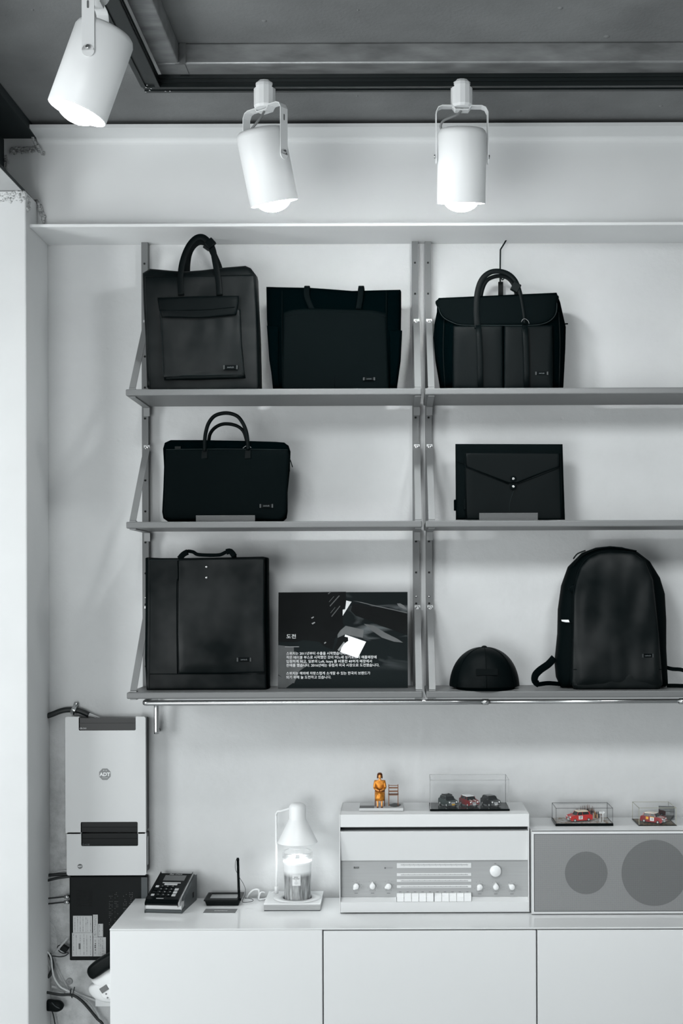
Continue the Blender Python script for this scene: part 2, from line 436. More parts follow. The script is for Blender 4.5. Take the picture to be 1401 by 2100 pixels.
# long I-beam over the shelves ---------------------------------------
def prof_beam():
    yf, yw, yb = -0.197, -0.112, -0.001
    zt, zb = CAMZ+1.371, CAMZ+1.068
    tf = 0.0085; r = 0.016
    zti, zbi = zt-tf-0.006, zb+0.0085
    pts = [(yf, zb), (yb, zb), (yb, zt), (yf, zt), (yf, zti+0.004)]
    for i in range(6):
        a = i/5*math.pi/2; pts.append((yw-r+r*math.sin(a), zti-r+r*math.cos(a)))
    for i in range(6):
        a = i/5*math.pi/2; pts.append((yw-r+r*math.cos(a), zbi+r-r*math.sin(a)))
    pts.append((yf, zbi))
    return pts
bm_ = MB().prism(prof_beam(), XC+0.0005, 3.35, 'X')
beam = bm_.build('steel_beam', M_beam); props(beam, kind='structure')
beam['label'] = 'long pale grey painted I-beam above the shelves'
# weld seam on the lower flange and torn plaster at its left end
lumps('torn_plaster', [(XC+0.002+0.022*(u:=rd.random()), -0.119+rd.uniform(-.006, .0), CAMZ+1.165-0.055*u+rd.uniform(-.014, .014), rd.uniform(.0015, .0045)) for i in range(80)], M_plaster_dark, beam, 5)
lumps('torn_plaster', [(XC-0.08+0.085*t+rd.uniform(-.005, .005), -0.115-rd.uniform(0, .01), CAMZ+1.322+0.008*t+rd.uniform(-.012, .006), rd.uniform(.0015, .0045)) for t in [i/89 for i in range(90)]] + [(XC-0.008+0.03*t, -0.14+0.02*t, CAMZ+1.352-0.045*t+rd.uniform(-.006, .006), rd.uniform(.0015, .004)) for t in [i/39 for i in range(40)]], M_plaster_dark, beam, 6)
lumps('torn_plaster', [(XC-0.093+rd.uniform(-.004, .004), -0.115, CAMZ+1.22+rd.uniform(0, .09), rd.uniform(.0015, .005)) for i in range(60)], M_plaster_dark, beam, 8)

# cross beam running towards the camera over the column ---------------
xr, xw, xl = -1.0955, -1.183, -1.36
z0, z1 = CAMZ+1.1655, CAMZ+1.365
cbm = MB()
cbm.box(xl, xw, -6.0, -0.10, z0+0.008, z1-0.008)
cbm.box(xl, xr+0.014, -6.0, -0.125, z1-0.010, z1+0.018)
crossb = cbm.build('cross_beam', M_darkbeam); props(crossb, kind='structure')
crossb['label'] = 'dark steel beam running from the column towards the camera'
lf = MB().box(xl, xr, -6.0, -0.13, z0, z0+0.0018).build('beam_underside', mat('beam_underside_tone', G(176), 0.7, var=0.04), crossb)  # thin lower face, much paler than the rest of the cross beam
lf2 = MB().box(xl, xr+0.001, -6.0, -0.13, z0+0.0018, z0+0.011).build('lower_flange', M_darkbeam, crossb)
# web end of long beam seen past the column
wend = MB().box(-1.2, XC+0.001, -0.112, -0.002, z0+0.01, CAMZ+1.364).build('beam_end', M_beam, beam)

# ceiling frame of steel box section with the black lighting track -----
fr = thing('track_frame', 'scuffed steel tube frame with black lighting track under the dark ceiling', 'ceiling frame', (0.3, -0.67, cz))
zb = CAMZ+1.332
bxs = MB().box(-0.609, 2.4, -0.72, -0.622, zb, cz-0.0005); bxs.bevel(0.004, 2)
bxs.build('steel_tube', M_steel, fr)
bxs = MB().box(-0.609, -0.5505, -3.4, -0.722, zb, cz-0.0005); bxs.bevel(0.004, 2)
bxs.build('steel_tube', M_steel, fr)
box('joint_plate', -0.549, -0.532, -0.7225, -0.7205, zb+0.001, cz-0.001, M_steel, fr)
box('joint_plate', -0.56, -0.535, -0.7215, -0.66, zb-0.0015, zb-0.0003, M_steel, fr)
zt0 = CAMZ+1.297
def track(nm, axis, a0, a1, b0, b1):
    t = MB()
    # a grooved rail: body, three ribs along the side, lips and slot below
    def bx(u0, u1, v0, v1, w0, w1):
        if axis == 'X': t.box(u0, u1, v0, v1, w0, w1)
        else: t.box(v0, v1, u0, u1, w0, w1)
    bx(a0, a1, b0+0.003, b1-0.003, zt0+0.006, zb)
    for k in (0.004, 0.014, 0.024): bx(a0, a1, b0, b1, zt0+k, zt0+k+0.005)
    bx(a0, a1, b0-0.002, b0+0.010, zt0, zt0+0.004); bx(a0, a1, b1-0.010, b1+0.002, zt0, zt0+0.004)
    return t.build(nm, M_track, fr)
track('track_rail', 'X', -0.655, 2.4, -0.657, -0.6235)
track('track_rail', 'Y', -3.4, -0.657, -0.657, -0.612)
sc_ = MB()
for q in ((-0.64, -0.64), (-0.652, -0.63), (-0.634, -0.652), (-0.60, -0.634), (-0.588, -0.634), (-0.645, -0.66), (-0.64, -0.675)):
    sc_.lathe([(0.0028, 0), (0.002, -0.0016), (0, -0.002)], Matrix.Translation((q[0], q[1], zt0)), 10)
sc_.build('corner_screws', M_chrome, fr)['kind'] = 'stuff'

# ================================================================== SPOT LAMPS
def spot_lamp(x, y, yaw, tilt, label, slack, power, ztop=None, rimtilt=0):
    zc = CAMZ+1.297
    t = thing('spot_lamp', label, 'spotlight', (x, y, zc), 'white cylinder spotlights on the black track')
    W = Matrix.Translation((x, y, zc)) @ Matrix.Rotation(R(yaw), 4, 'Z')
    # track adapter
    ad = MB()
    prof = []
    ad.lathe([(0.020, 0.020), (0.0265, 0.012), (0.0285, 0.004), (0.0285, -0.044), (0.024, -0.050), (0.012, -0.0505)], W, 14, smooth=False)
    ad.bm.transform(Matrix.Identity(4))
    tr = MB()
    o = ad.build('track_adapter', M_lamp, t)
    # yoke
    hw, th, ww = 0.0672, 0.0022, 0.026
    zy = -0.053
    path = [(-0.017, zy-0.004), (0.017, zy-0.004), (0.024, zy+0.006), (hw-0.016, zy+0.006), (hw-0.006, zy+0.002), (hw, zy-0.010), (hw, -0.182)]
    yk = MB()
    def seg2(pp):
        pts = [W @ Vector((a, 0, b)) for a, b in pp]
        n = len(pts); rings = []
        ydir = (W.to_3x3() @ Vector((0, 1, 0)))
        for i, p in enumerate(pts):
            tg = (pts[min(i+1, n-1)]-pts[max(i-1, 0)]).normalized(); nn = tg.cross(ydir).normalized()
            wv = ww/2
            rings.append([yk.bm.verts.new(p+ydir*sa*wv+nn*sb*th/2) for sa, sb in ((-1,-1),(1,-1),(1,1),(-1,1))])
        for a, b in zip(rings, rings[1:]):
            for k in range(4):
                yk.bm.faces.new((a[k], a[(k+1) % 4], b[(k+1) % 4], b[k]))
        for rr in (rings[0], rings[-1]): yk.bm.faces.new(rr)
    full = [(-a, b) for a, b in path[::-1]][:-1] + path[1:]
    seg2(full)
    zp = -0.174
    for sgn in (-1, 1):   # rounded ends of the arms
        yk.lathe([(ww/2, -th/2), (ww/2, th/2)], W @ Matrix.Translation((sgn*hw, 0, zp-0.008)) @ Matrix.Rotation(R(90), 4, 'Y'), 20, smooth=False)
    yk.build('yoke', M_lamp, t)
    for sgn in (-1, 1):
        s_ = MB(); s_.lathe([(0.0045, 0.001), (0.0055, 0.002), (0.0045, 0.0045), (0.001, 0.005)], W @ Matrix.Translation((sgn*(hw+0.0008), 0, zp-0.002)) @ Matrix.Rotation(R(90*sgn), 4, 'Y'), 14)
        s_.build('pivot_screw', M_chrome, t)
    if abs(yaw) > 20:
        for sgn in (-1, 1):
            sl = MB(); sl.prism(rrect(-0.0022, 0.0022, -0.012, 0.004, 0.002, 3), -0.0004, 0.0004, 'Y')
            sl.bm.transform(W @ Matrix.Translation((sgn*(hw+0.0012), 0, zy-0.03)) @ Matrix.Rotation(R(90), 4, 'Z'))
            sl.build('yoke_slot', mat('slot_grey', G(110), 0.7), t)
    # housing
    H = W @ Matrix.Translation((0, 0, zp)) @ Matrix.Rotation(R(tilt), 4, 'X')
    r = 0.0635
    hs = MB()
    hs.lathe([(0.001, 0.070), (0.045, 0.0695), (0.054, 0.067), (0.060, 0.0615), (r, 0.052), (r, -0.118), (r-0.0018, -0.119), (r-0.003, -0.118), (r-0.003, 0.03), (0.02, 0.04), (0.001, 0.04)], H, 48, cap=False)
    hs.build('housing', M_lamp, t)
    bu = MB()
    bp = [(0.016, 0.03), (0.02, -0.02), (0.040, -0.075), (0.0475, -0.098), (0.0475, -0.106)]
    for i in range(1, 9):
        a = i/8*math.pi/2; bp.append((0.0475*math.cos(a), -0.106-0.0345*math.sin(a)))
    bu.lathe(bp, H, 36)
    b = bu.build('bulb', M_bulb, t)
    # feed cable from the adapter to the back of the housing
    cp = [W @ Vector((0, 0, -0.052)), W @ Vector(slack[0]), W @ Vector(slack[1]), W @ Vector(slack[2]), H @ Vector(slack[3])]
    cb_ = MB().tube(cp, 0.0033, 8, 6); cb_.build('feed_cable', M_cable_grey, t)
    MB().lathe([(0.007, -0.003), (0.006, 0.003)], W @ Matrix.Translation((0, 0, -0.055)), 14).build('cable_gland', M_chrome, t)
    # light
    p = H @ Vector((0, 0, -0.150)); q = H @ Vector((0, 0, -1))
    l = spot('bulb_light', p, q, power, 0.03, 84 if power < 20 else 116, 1.0); 
    l.parent = t; l.matrix_parent_inverse = Matrix.Translation(-Vector(t.location))
    return t
def track_y(): return -0.640
sl_c = [(-0.012, -0.01, -0.070), (-0.050, -0.01, -0.088), (-0.052, -0.012, -0.110), (-0.012, -0.004, 0.071)]
spot_lamp((949-2-815+3.6)*3.30/F, -0.640, 2, 14, 'white cylindrical spotlight hanging straight down, rightmost of the three', sl_c, 2.5)
sl_b = [(0.006, -0.02, -0.078), (-0.008, -0.035, -0.105), (-0.035, -0.03, -0.118), (-0.050, 0.0, 0.066)]
s2 = spot_lamp((543-815+3.6)*3.30/F, -0.640, -38, 17, 'white cylindrical spotlight leaning to the right, middle of the three on the track', sl_b, 2.5)
sl_a = [(0.01, 0.02, -0.07), (0.02, 0.03, -0.09), (0.02, 0.03, -0.1), (0.0, 0.03, 0.068)]
s1 = spot_lamp(-0.6365, -1.247, 90, 20, 'white cylindrical spotlight in the upper left corner, leaning to the left', sl_a, 16)

# ================================================================== SHELVING
ZS = {1: CAMZ+0.5795, 2: CAMZ+0.194, 3: CAMZ-0.302}      # shelf tops
TH = 0.0192
UX = [-0.7765, 0.058, 0.098]
def upright(x, label, hide=()):
    t = thing('shelf_upright', label, 'shelf upright', (x, -0.01, ZS[3]-0.02), 'grey perforated uprights on the wall')
    b = MB(); h = 0.0098
    b.prism([(x-h, -0.001), (x-h, -0.030), (x+h, -0.030), (x+h, -0.001), (x+h-0.002, -0.001), (x+h-0.002, -0.028), (x-h+0.002, -0.028), (x-h+0.002, -0.001)], ZS[3]-0.022, CAMZ+1.0675, 'Z')
    b.build('channel', M_upright, t)
    z = CAMZ+1.0015; hl = MB(); n = 0
    while z > ZS[3]:
        hl.lathe([(0.0032, 0.0002), (0.0032, 0.002)], Matrix.Translation((x, -0.0295, z)) @ Matrix.Rotation(R(90), 4, 'X'), 12)
        z -= 0.0955
    hl.build('bolt_holes', M_hole, t)['kind'] = 'stuff'
    MB().lathe([(0.0036, 0.0), (0.003, 0.0015), (0, 0.002)], Matrix.Translation((x, -0.030, CAMZ-0.028)) @ Matrix.Rotation(R(90), 4, 'X'), 12).build('screw_head', M_chrome, t)
    return t
upright(UX[0], 'grey perforated wall upright at the left end of the shelves')
upright(UX[1], 'grey perforated wall upright, left one of the middle pair, beside the info board')
upright(UX[2], 'grey perforated wall upright, right one of the middle pair, left of the flap briefcase')
upright(0.932, 'grey perforated wall upright just outside the right edge of the picture')
SH_D = 3.684
def shelf(row, x0, x1, sx, label):
    z = ZS[row]; y0 = SH_D-DW
    t = thing('wall_shelf', label, 'shelf', ((x0+x1)/2, -0.12, z-TH), 'grey bracketed wall shelves')
    b = MB().box(x0, x1, y0, -0.0305, z-TH, z); b.bevel(0.0035, 3); b.build('board', M_shelf, t)
    for x in sx:
        a = MB().box(x-0.0095, x+0.0095, y0+0.010, -0.031, z-TH-0.0035, z-TH-0.0002)
        a.box(x-0.0095, x+0.0095, -0.0345, -0.031, z-TH-0.03, z-TH-0.0035); a.bevel(0.0006, 1)
        a.build('bracket_arm', M_strut, t)
        zt = z+0.239
        p0 = Vector((x, -0.0335, zt)); p1 = Vector((x, y0+0.012, z+0.004))
        s_ = MB(); d = (p1-p0).normalized(); n = Vector((1, 0, 0)).cross(d).normalized()
        hw = 0.0095; tt = 0.0015
        def sec(p): return [p+Vector((-hw, 0, 0))-n*tt, p+Vector((hw, 0, 0))-n*tt, p+Vector((hw, 0, 0))+n*tt, p+Vector((-hw, 0, 0))+n*tt]
        s_.hull8([*sec(p1), *sec(p0)])
        s_.box(x-hw, x+hw, y0+0.008, y0+0.030, z+0.0003, z+0.0035)
        s_.build('strut', M_strut, t)
        tb = MB().box(x-hw, x+hw, -0.0345, -0.0310, zt-0.010, zt+0.009); tb.bevel(0.001, 1); tb.build('strut_tab', M_chrome if False else mat('bright_tab', G(178), 0.35, metal=0.4), t)
        MB().lathe([(0.0062, 0), (0.0062, 0.002), (0.0045, 0.0038), (0.0025, 0.0038), (0.0022, 0.002), (0, 0.002)], Matrix.Translation((x, -0.0345, zt)) @ Matrix.Rotation(R(90), 4, 'X'), 16).build('bolt', M_chrome, t)
    return t
names = {1: 'top', 2: 'middle', 3: 'bottom'}
for r_, what in ((1, 'carrying two black totes'), (2, 'carrying the slim black briefcase'), (3, 'carrying the square tote and the info board')):
    shelf(r_, -0.788, 0.0725, (UX[0]+0.006, UX[1]+0.004), 'grey wall shelf, left bay, %s row, %s' % (names[r_], what))
for r_, what in ((1, 'carrying the flap briefcase'), (2, 'carrying the envelope portfolio'), (3, 'carrying the cap and the backpack')):
    shelf(r_, 0.0825, 0.943, (UX[2]+0.003, 0.932), 'grey wall shelf, right bay, %s row, %s' % (names[r_], what))

# hanging rail ---------------------------------------------------------
rl = thing('hanging_rail', 'stainless steel hanging rail below the bottom shelves, bent back at its left end', 'rail', (-0.3, -0.2, CAMZ-0.34))
zr = CAMZ-0.3345; yr = 3.70-DW; xr_ = -0.742
MB().tube([(0.262, yr, zr), (-0.5, yr, zr), (xr_+0.03, yr, zr), (xr_+0.006, yr+0.008, zr), (xr_, yr+0.035, zr), (xr_, -0.10, zr), (xr_, -0.06, zr-0.004), (xr_, -0.044, zr-0.02), (xr_, -0.042, zr-0.06), (xr_, -0.042, CAMZ-0.447)], 0.0078, 18, 5).build('tube', M_rail, rl)
MB().tube([(0.262, yr, zr+0.0006), (1.0, yr, zr+0.0006)], 0.0066, 18, 0).build('tube', M_rail, rl)
for xx in (0.256, 0.83):
    MB().cyl((xx-0.009, yr, zr), (xx+0.009, yr, zr), 0.0088, 18).build('sleeve', M_rail, rl)
MB().cyl((xr_, -0.042, CAMZ-0.440), (xr_, -0.001, CAMZ-0.440), 0.006, 14).build('wall_stub', M_rail, rl)
for xx in (0.076,):
    MB().box(xx-0.004, xx+0.004, yr-0.004, yr+0.004, zr+0.006, ZS[3]-TH-0.0002).build('hanger_lug', M_chrome, rl)

# ================================================================== BAGS
def O(D, pts, zmin=None):
    o = []
    for a, b in pts:
        x, z = pxz(a, b, D)
        if zmin is not None and z < zmin+0.004: z = zmin+0.0008
        o.append((x, z))
    return o
def P3(D, pts, dy=0.0): return [px(a, b, D)+Vector((0, dy, 0)) for a, b in pts]
def tag(parent, cx, cy, D, wpx=30, hpx=8.5, y=None):
    c = px(cx, cy, D); s = D/F; w, h = wpx*s, hpx*s
    yy = c.y if y is None else y
    o = MB().box(c.x-w/2, c.x+w/2, yy-0.0024, yy+0.003, c.z-h/2, c.z+h/2); o.bevel(0.0006, 1)
    o = o.build('name_tag', M_tag, parent)
    for sgn in (-1, 1):
        box('tag_clasp', c.x+sgn*w/2-0.0022-0.0024*sgn, c.x+sgn*w/2+0.0022-0.0024*sgn, yy-0.0032, yy-0.0023, c.z-h/2*0.95, c.z+h/2*0.95, M_tagend, o)
    text('tag_print', 'switch', h*0.55, (c.x, yy-0.0027, c.z), M_tagtext, o, sx=1.0, spacing=1.1)
    return o
def seam(parent, pts, D, r=0.0012, m=None, name='seam', sm=3, y=None):
    P_ = [px(a, b, D) for a, b in pts]
    if y is not None:
        for p in P_: p.y = y
    return MB().tube(P_, r, 6, sm).build(name, m or M_seam, parent)

# 1 tall leather tote with pocket
z = ZS[1]
b1 = thing('tote_bag', 'tall black leather tote with flapped front pocket and long handles, left on the top shelf', 'bag', (-0.54, -0.14, z), 'black bags on the shelves')
D = 3.80; yc = D-DW
ou = O(D, [(297, 566), (312, 557), (345, 560), (380, 563), (420, 560), (460, 555), (508, 551), (519, 556), (528, 568), (531, 640), (534, 700), (536, 800), (306, 800), (303, 700), (299, 630)], z)
MB().cushion(ou, yc, 0.11, p=9, rings=16, wr=0.005, wf=7, seed=3).build('body', M_leather, b1)
yf = yc-0.0555
Df = 3.742
fp = O(Df, [(297, 567), (400, 565), (522, 563), (526, 640), (530, 800), (307, 800), (302, 700)], z)
MB().cushion(fp, yf-0.001, 0.010, p=7, rings=16, wr=0.009, wf=6, seed=8).build('front_panel', M_leather, b1)
yp = yf-0.008
pk = O(Df-0.01, [(326, 636), (493, 634), (496, 700), (502, 772), (420, 774), (335, 775), (331, 700)])
MB().cushion(pk, yp, 0.026, p=5, rings=16, wr=0.010, wf=8, seed=12).build('pocket', M_leather, b1)
flp = O(Df-0.02, [(322.5, 611), (400, 608), (490.5, 607), (489, 625), (485, 646), (415, 652.5), (332, 651.5), (326, 632)])
MB().cushion(flp, yp-0.016, 0.012, p=5, rings=10, wr=0.006, wf=8, seed=15).build('pocket_flap', M_leather2, b1)
seam(b1, [(330, 640.5), (400, 640.5), (440, 638.5), (484, 634)], Df, 0.0014, M_seam, y=yp-0.0228)
seam(b1, [(333, 655), (337, 771), (420, 771.5), (498, 769), (490, 650)], Df, 0.0007, M_stitch, 'stitching', sm=0, y=yp-0.010)
MB().cushion(O(Df-0.02, [(334, 768), (420, 768), (502, 766), (503, 774), (420, 777), (335, 778)]), yp+0.001, 0.022, p=3, rings=5).build('pocket_piping', M_leather2, b1)
hd = [(371.5, 606), (370.5, 565), (375, 535), (386, 507), (400, 490), (414, 486), (426, 494), (436, 510), (441, 535), (448, 575), (450.5, 606)]
MB().ribbon(P3(Df-0.005, hd), 0.0175, 0.0035, sm=5).build("handle", M_leather2, b1)
hd = [(384, 575), (384, 545), (388, 520), (398, 503), (412, 496), (428, 503), (440, 525), (450, 550), (454, 575)]
MB().ribbon(P3(3.86, hd), 0.0185, 0.0035, sm=5).build('handle', M_leather2, b1)
k = MB(); c = px(432, 499, Df-0.012)
k.box(-0.013, 0.013, -0.007, 0.007, -0.011, 0.011); k.bevel(0.002, 2); k.bm.transform(Matrix.Translation(c) @ Matrix.Rotation(R(-42), 4, 'Y')); k.build('handle_keeper', M_leather2, b1)
k = MB(); c = px(423, 509, Df-0.008)
k.box(-0.010, 0.010, -0.004, 0.004, -0.004, 0.004); k.bevel(0.0015, 2); k.bm.transform(Matrix.Translation(c) @ Matrix.Rotation(R(35), 4, 'Y')); k.build('keeper_end', M_leather, b1)
tag(b1, 473, 753.5, Df-0.02, 30, 9, y=yp-0.0145)

# 2 wide nylon tote
b2 = thing('tote_bag', 'wide low black fabric tote with short shoulder straps, beside the tall leather tote', 'bag', (-0.19, -0.13, z), 'black bags on the shelves')
D = 3.82; yc = D-DW
MB().cushion(O(D, [(546.5, 592), (580, 593), (637, 594), (680, 597), (724, 600.5), (780, 599), (823, 598), (823, 640), (822, 700), (813, 800), (560, 800), (552, 720), (548, 660)], z), yc, 0.10, p=6, rings=14, wr=0.006, wf=6, seed=21).build('body', M_nylon, b2)
yf = yc-0.051
MB().cushion(O(3.77, [(581, 642), (600, 636), (640, 634), (700, 635), (760, 637), (792, 644), (795, 720), (797, 800), (579, 800), (580, 720)], z), yf-0.001, 0.014, p=6, rings=14, wr=0.006, wf=6, seed=25).build('front_pocket', M_nylon2, b2)
seam(b2, [(582, 644), (600, 637), (640, 634.5), (700, 636), (760, 637.5), (791, 643.5)], 3.765, 0.0016, M_nylon2, 'pocket_binding', y=yf-0.005)
seam(b2, [(584, 650), (610, 644), (690, 642), (760, 644), (790, 650)], 3.76, 0.0012, M_seam, y=yf-0.0075)
seam(b2, [(685, 640), (686, 720), (686, 795)], 3.76, 0.0008, M_seam, y=yf-0.0082)
for xs in ((578.5, 579), (792.5, 797)):
    seam(b2, [(xs[0], 596), (xs[0], 680), (xs[1], 800)], 3.765, 0.0016, M_nylon2, 'edge_binding', y=yf-0.001)
for xs, lr in (((548, 670), (548.5, 680), (556, 700)), 0), (((824, 672), (825, 680), (820, 700)), 1):
    pts = [(548, 668), (574, 668), (574, 799), (562, 799), (553, 740)] if lr == 0 else [(797, 676), (825, 678), (822, 740), (814, 799), (800, 799)]
    MB().cushion(O(3.79, pts, z), yc-0.028, 0.06, p=4, rings=8, wr=0.004, seed=30+lr).build('side_pocket', M_nylon, b2)
for x0, x1 in ((629, 640), (740, 735)):
    pp = P3(3.766, [(x1, 634), (x0+1 if x0 < 700 else x0-1, 610), (x0, 594)]) + [px(x0+1, 588.5, 3.772), px(x0+1, 588, 3.79), px(x0+2, 594, 3.83), px(x0+2, 606, 3.85)]
    b = MB(); pp2 = smooth_path(pp, 4)
    # strap folding over the rim: broad face towards the viewer
    rings = []
    for i, p in enumerate(pp2):
        tg = (pp2[min(i+1, len(pp2)-1)]-pp2[max(i-1, 0)]).normalized(); sd = Vector((1, 0, 0)); nn = tg.cross(sd).normalized()
        rings.append([b.bm.verts.new(p+sd*u*0.0085+nn*v*0.0022) for u, v in ((-1,-.5),(-.8,-1),(.8,-1),(1,-.5),(1,.5),(.8,1),(-.8,1),(-1,.5))])
    for a_, b_ in zip(rings, rings[1:]):
        for i in range(8): b.bm.faces.new((a_[i], a_[(i+1) % 8], b_[(i+1) % 8], b_[i])).smooth = True
    b.bm.faces.new(rings[0]); b.bm.faces.new(rings[-1]); b.build('shoulder_strap', M_nylon2, b2)
tag(b2, 757, 777, 3.76, 25, 6.5, y=yf-0.0075)

# 3 briefcase with flap
b3 = thing('briefcase', 'black soft briefcase with curved top flap and two front pockets, top right shelf', 'bag', (0.3, -0.13, z), 'black bags on the shelves')
D = 3.81; yc = D-DW
MB().cushion(O(D, [(897, 616), (1140, 605), (1147.5, 625), (1153, 650), (1159, 676), (1158, 720), (1154, 800), (903, 800), (893, 740), (889, 692), (891, 665), (896, 640)], z), yc, 0.12, p=6, rings=14, wr=0.006, wf=7, seed=41).build('body', M_nylon, b3)
yf = yc-0.061
for i, (xa, xb) in enumerate(((929, 1031), (1034, 1133))):
    MB().cushion(O(3.75, [(xa, 668), (xb, 667), (xb+1, 730), (xb+1, 800), (xa-1, 800), (xa-1, 730)], z), yf, 0.024, p=6, rings=10, wr=0.003, wf=9, seed=44+i).build('front_pocket', M_leather2, b3)
fl_ = O(3.75, [(896.5, 615.5), (960, 612), (1060, 607), (1139.5, 605), (1142, 622), (1141, 640), (1134, 653), (1121, 662), (1100, 667), (1060, 668), (986, 667.5), (945, 667), (926, 661), (910, 652), (901, 638)])
MB().cushion(fl_, yf-0.004, 0.018, p=5, rings=12, wr=0.003, wf=8, seed=48, sm=True).build('flap', M_nylon2, b3)
seam(b3, [(1142, 622), (1141, 640), (1134, 653), (1121, 662), (1100, 667), (1060, 668), (986, 667.5), (945, 667), (926, 661), (910, 652), (901, 638), (897.5, 618)], 3.745, 0.0012, M_stitch, 'flap_piping', y=yf-0.008)
MB().ribbon(P3(3.745, [(980, 675), (977, 640), (979.5, 600), (988, 575), (1003, 561), (1022, 557.5), (1042, 563), (1057, 577), (1066, 600), (1072, 630), (1076.5, 665)], -0.008), 0.020, 0.0035, sm=5, w2=0.009).build('handle', M_leather2, b3)
MB().ribbon(P3(3.85, [(984, 625), (989, 595), (998, 576), (1012, 568), (1028, 566), (1044, 572), (1056, 590), (1062, 620)]), 0.012, 0.0035, sm=5).build('handle', M_leather2, b3)
for xa in (981, 1076):
    MB().ribbon(P3(3.735, [(xa, 668), (xa+3, 730), (xa+4, 795)], -0.009), 0.016, 0.003, sm=2).build('strap_anchor', M_leather2, b3)
k = MB(); c = px(1058, 589, 3.74)
k.box(-0.012, 0.012, -0.006, 0.012, -0.013, 0.013); k.bevel(0.002, 2); k.bm.transform(Matrix.Translation(c) @ Matrix.Rotation(R(30), 4, 'Y')); k.build('handle_keeper', M_leather, b3)
seam(b3, [(1069, 661), (1072, 656), (1077, 655), (1083, 659), (1085, 665)], 3.735, 0.0008, mat('ring_grey', G(120), 0.4, metal=0.7), 'handle_ring', y=yf-0.020)
seam(b3, [(911, 655), (909, 720), (913, 795)], 3.75, 0.0014, M_leather2, 'side_seam', y=yf+0.001)
seam(b3, [(1146, 640), (1149, 700), (1147, 795)], 3.75, 0.0014, M_leather2, 'side_seam', y=yf+0.003)
MB().tube(P3(3.80, [(1154, 668), (1159, 664.5), (1165, 664)]), 0.002, 8, 3).build('zipper_pull', M_seam, b3)
tag(b3, 1111.5, 765, 3.73, 27, 7, y=yf-0.0125)

# rod behind briefcase
hk = thing('wall_hook', 'thin black metal hook rod rising behind the flap briefcase', 'hook', (px(1027, 590, 3.905).x, -0.04, px(1027, 600, 3.905).z))
MB().tube(P3(3.905, [(1042, 486), (1034, 500), (1026.5, 512), (1026, 540), (1026, 585)]), 0.0024, 10, 0).build('rod', M_mblack, hk)
c = px(1027, 590, 3.905)
box('hook_plate', c.x-0.0075, c.x+0.0075, c.y-0.003, c.y+0.004, c.z-0.05, c.z+0.018, M_mblack, hk, 0.001)
MB().tube([(c.x, c.y-0.003, c.z-0.03), (c.x, -0.012, c.z-0.035), (c.x, -0.0005, c.z-0.035)], 0.003, 8, 2).build('wall_peg', M_mblack, hk)
MB().tube(P3(3.90, [(1026, 568), (1031, 574), (1034, 570), (1032, 565)]), 0.0018, 8, 3).build('small_hook', M_mblack, hk)

# 4 slim briefcase
z = ZS[2]
b4 = thing('briefcase', 'slim black briefcase with rounded corners and two arched tube handles, middle left shelf', 'bag', (-0.5, -0.15, z), 'black bags on the shelves')
D = 3.785; yc = D-DW
MB().cushion(O(D, [(350, 902.5), (420, 902.5), (500, 904), (565, 906), (583, 907.5), (592, 914), (596, 926), (595, 960), (590, 1010), (590, 1050), (588, 1063), (578, 1070), (500, 1070), (400, 1070), (345, 1070), (335, 1063), (332.5, 1050), (335, 1000), (336.5, 957), (334.5, 920), (338, 908)], z), yc, 0.055, p=4, rings=14, wr=0.006, wf=6, seed=51).build('body', M_nylon, b4)
yf = yc-0.0275
MB().cushion(O(3.755, [(340, 921.5), (460, 920), (590, 922), (593, 935), (590, 990), (587, 1050), (584, 1061), (575, 1067), (460, 1063), (350, 1067), (338, 1061), (336, 1050), (338, 990)], z), yf-0.001, 0.012, p=6, rings=14, wr=0.008, wf=6, seed=55).build('front_panel', M_nylon2, b4)
MB().tube(P3(3.745, [(420, 925), (420, 905), (422.5, 885), (429, 866), (442, 852), (464, 847), (485, 852.5), (497, 866), (505, 885), (508, 905), (509, 922)]), 0.0056, 12, 5).build('handle', M_leather2, b4)
MB().tube(P3(3.80, [(428, 905), (431, 890), (440, 878), (454, 870.5), (470, 869.5), (487, 874), (499, 884), (505, 900), (507, 910)]), 0.0052, 12, 5).build('handle', M_leather2, b4)
for xa in (419, 508):
    MB().cushion(O(3.745, [(xa-6, 921), (xa+6, 921), (xa+7, 941), (xa-7, 941)]), yf-0.007, 0.004, p=5, rings=4).build('handle_tab', M_leather2, b4)
seam(b4, [(341, 922), (460, 920.5), (590, 922.5)], 3.75, 0.0009, M_stitch, 'stitching', y=yf-0.006)
seam(b4, [(498, 919), (503, 915), (509, 914), (515, 918)], 3.745, 0.001, mat('ring_grey', G(120), 0.4, metal=0.7), 'handle_ring', y=yf-0.009)
MB().tube(P3(3.77, [(352, 912), (355, 909), (362, 909)]), 0.0012, 6, 2).build('corner_loop', M_stitch, b4)
box('corner_tab', *[px(356, 0, 3.76).x, px(368, 0, 3.76).x], yf-0.003, yf+0.01, px(0, 922, 3.76).z, px(0, 917, 3.76).z, M_leather, b4)
for pts in ([(594, 940), (597, 948), (600, 958)], [(595, 942), (594, 955), (594, 967)]):
    MB().tube(P3(3.78, pts), 0.0016, 6, 2).build('zipper_pull', M_mblack, b4)
tag(b4, 546.5, 1037.5, 3.75, 28, 8, y=yf-0.0075)
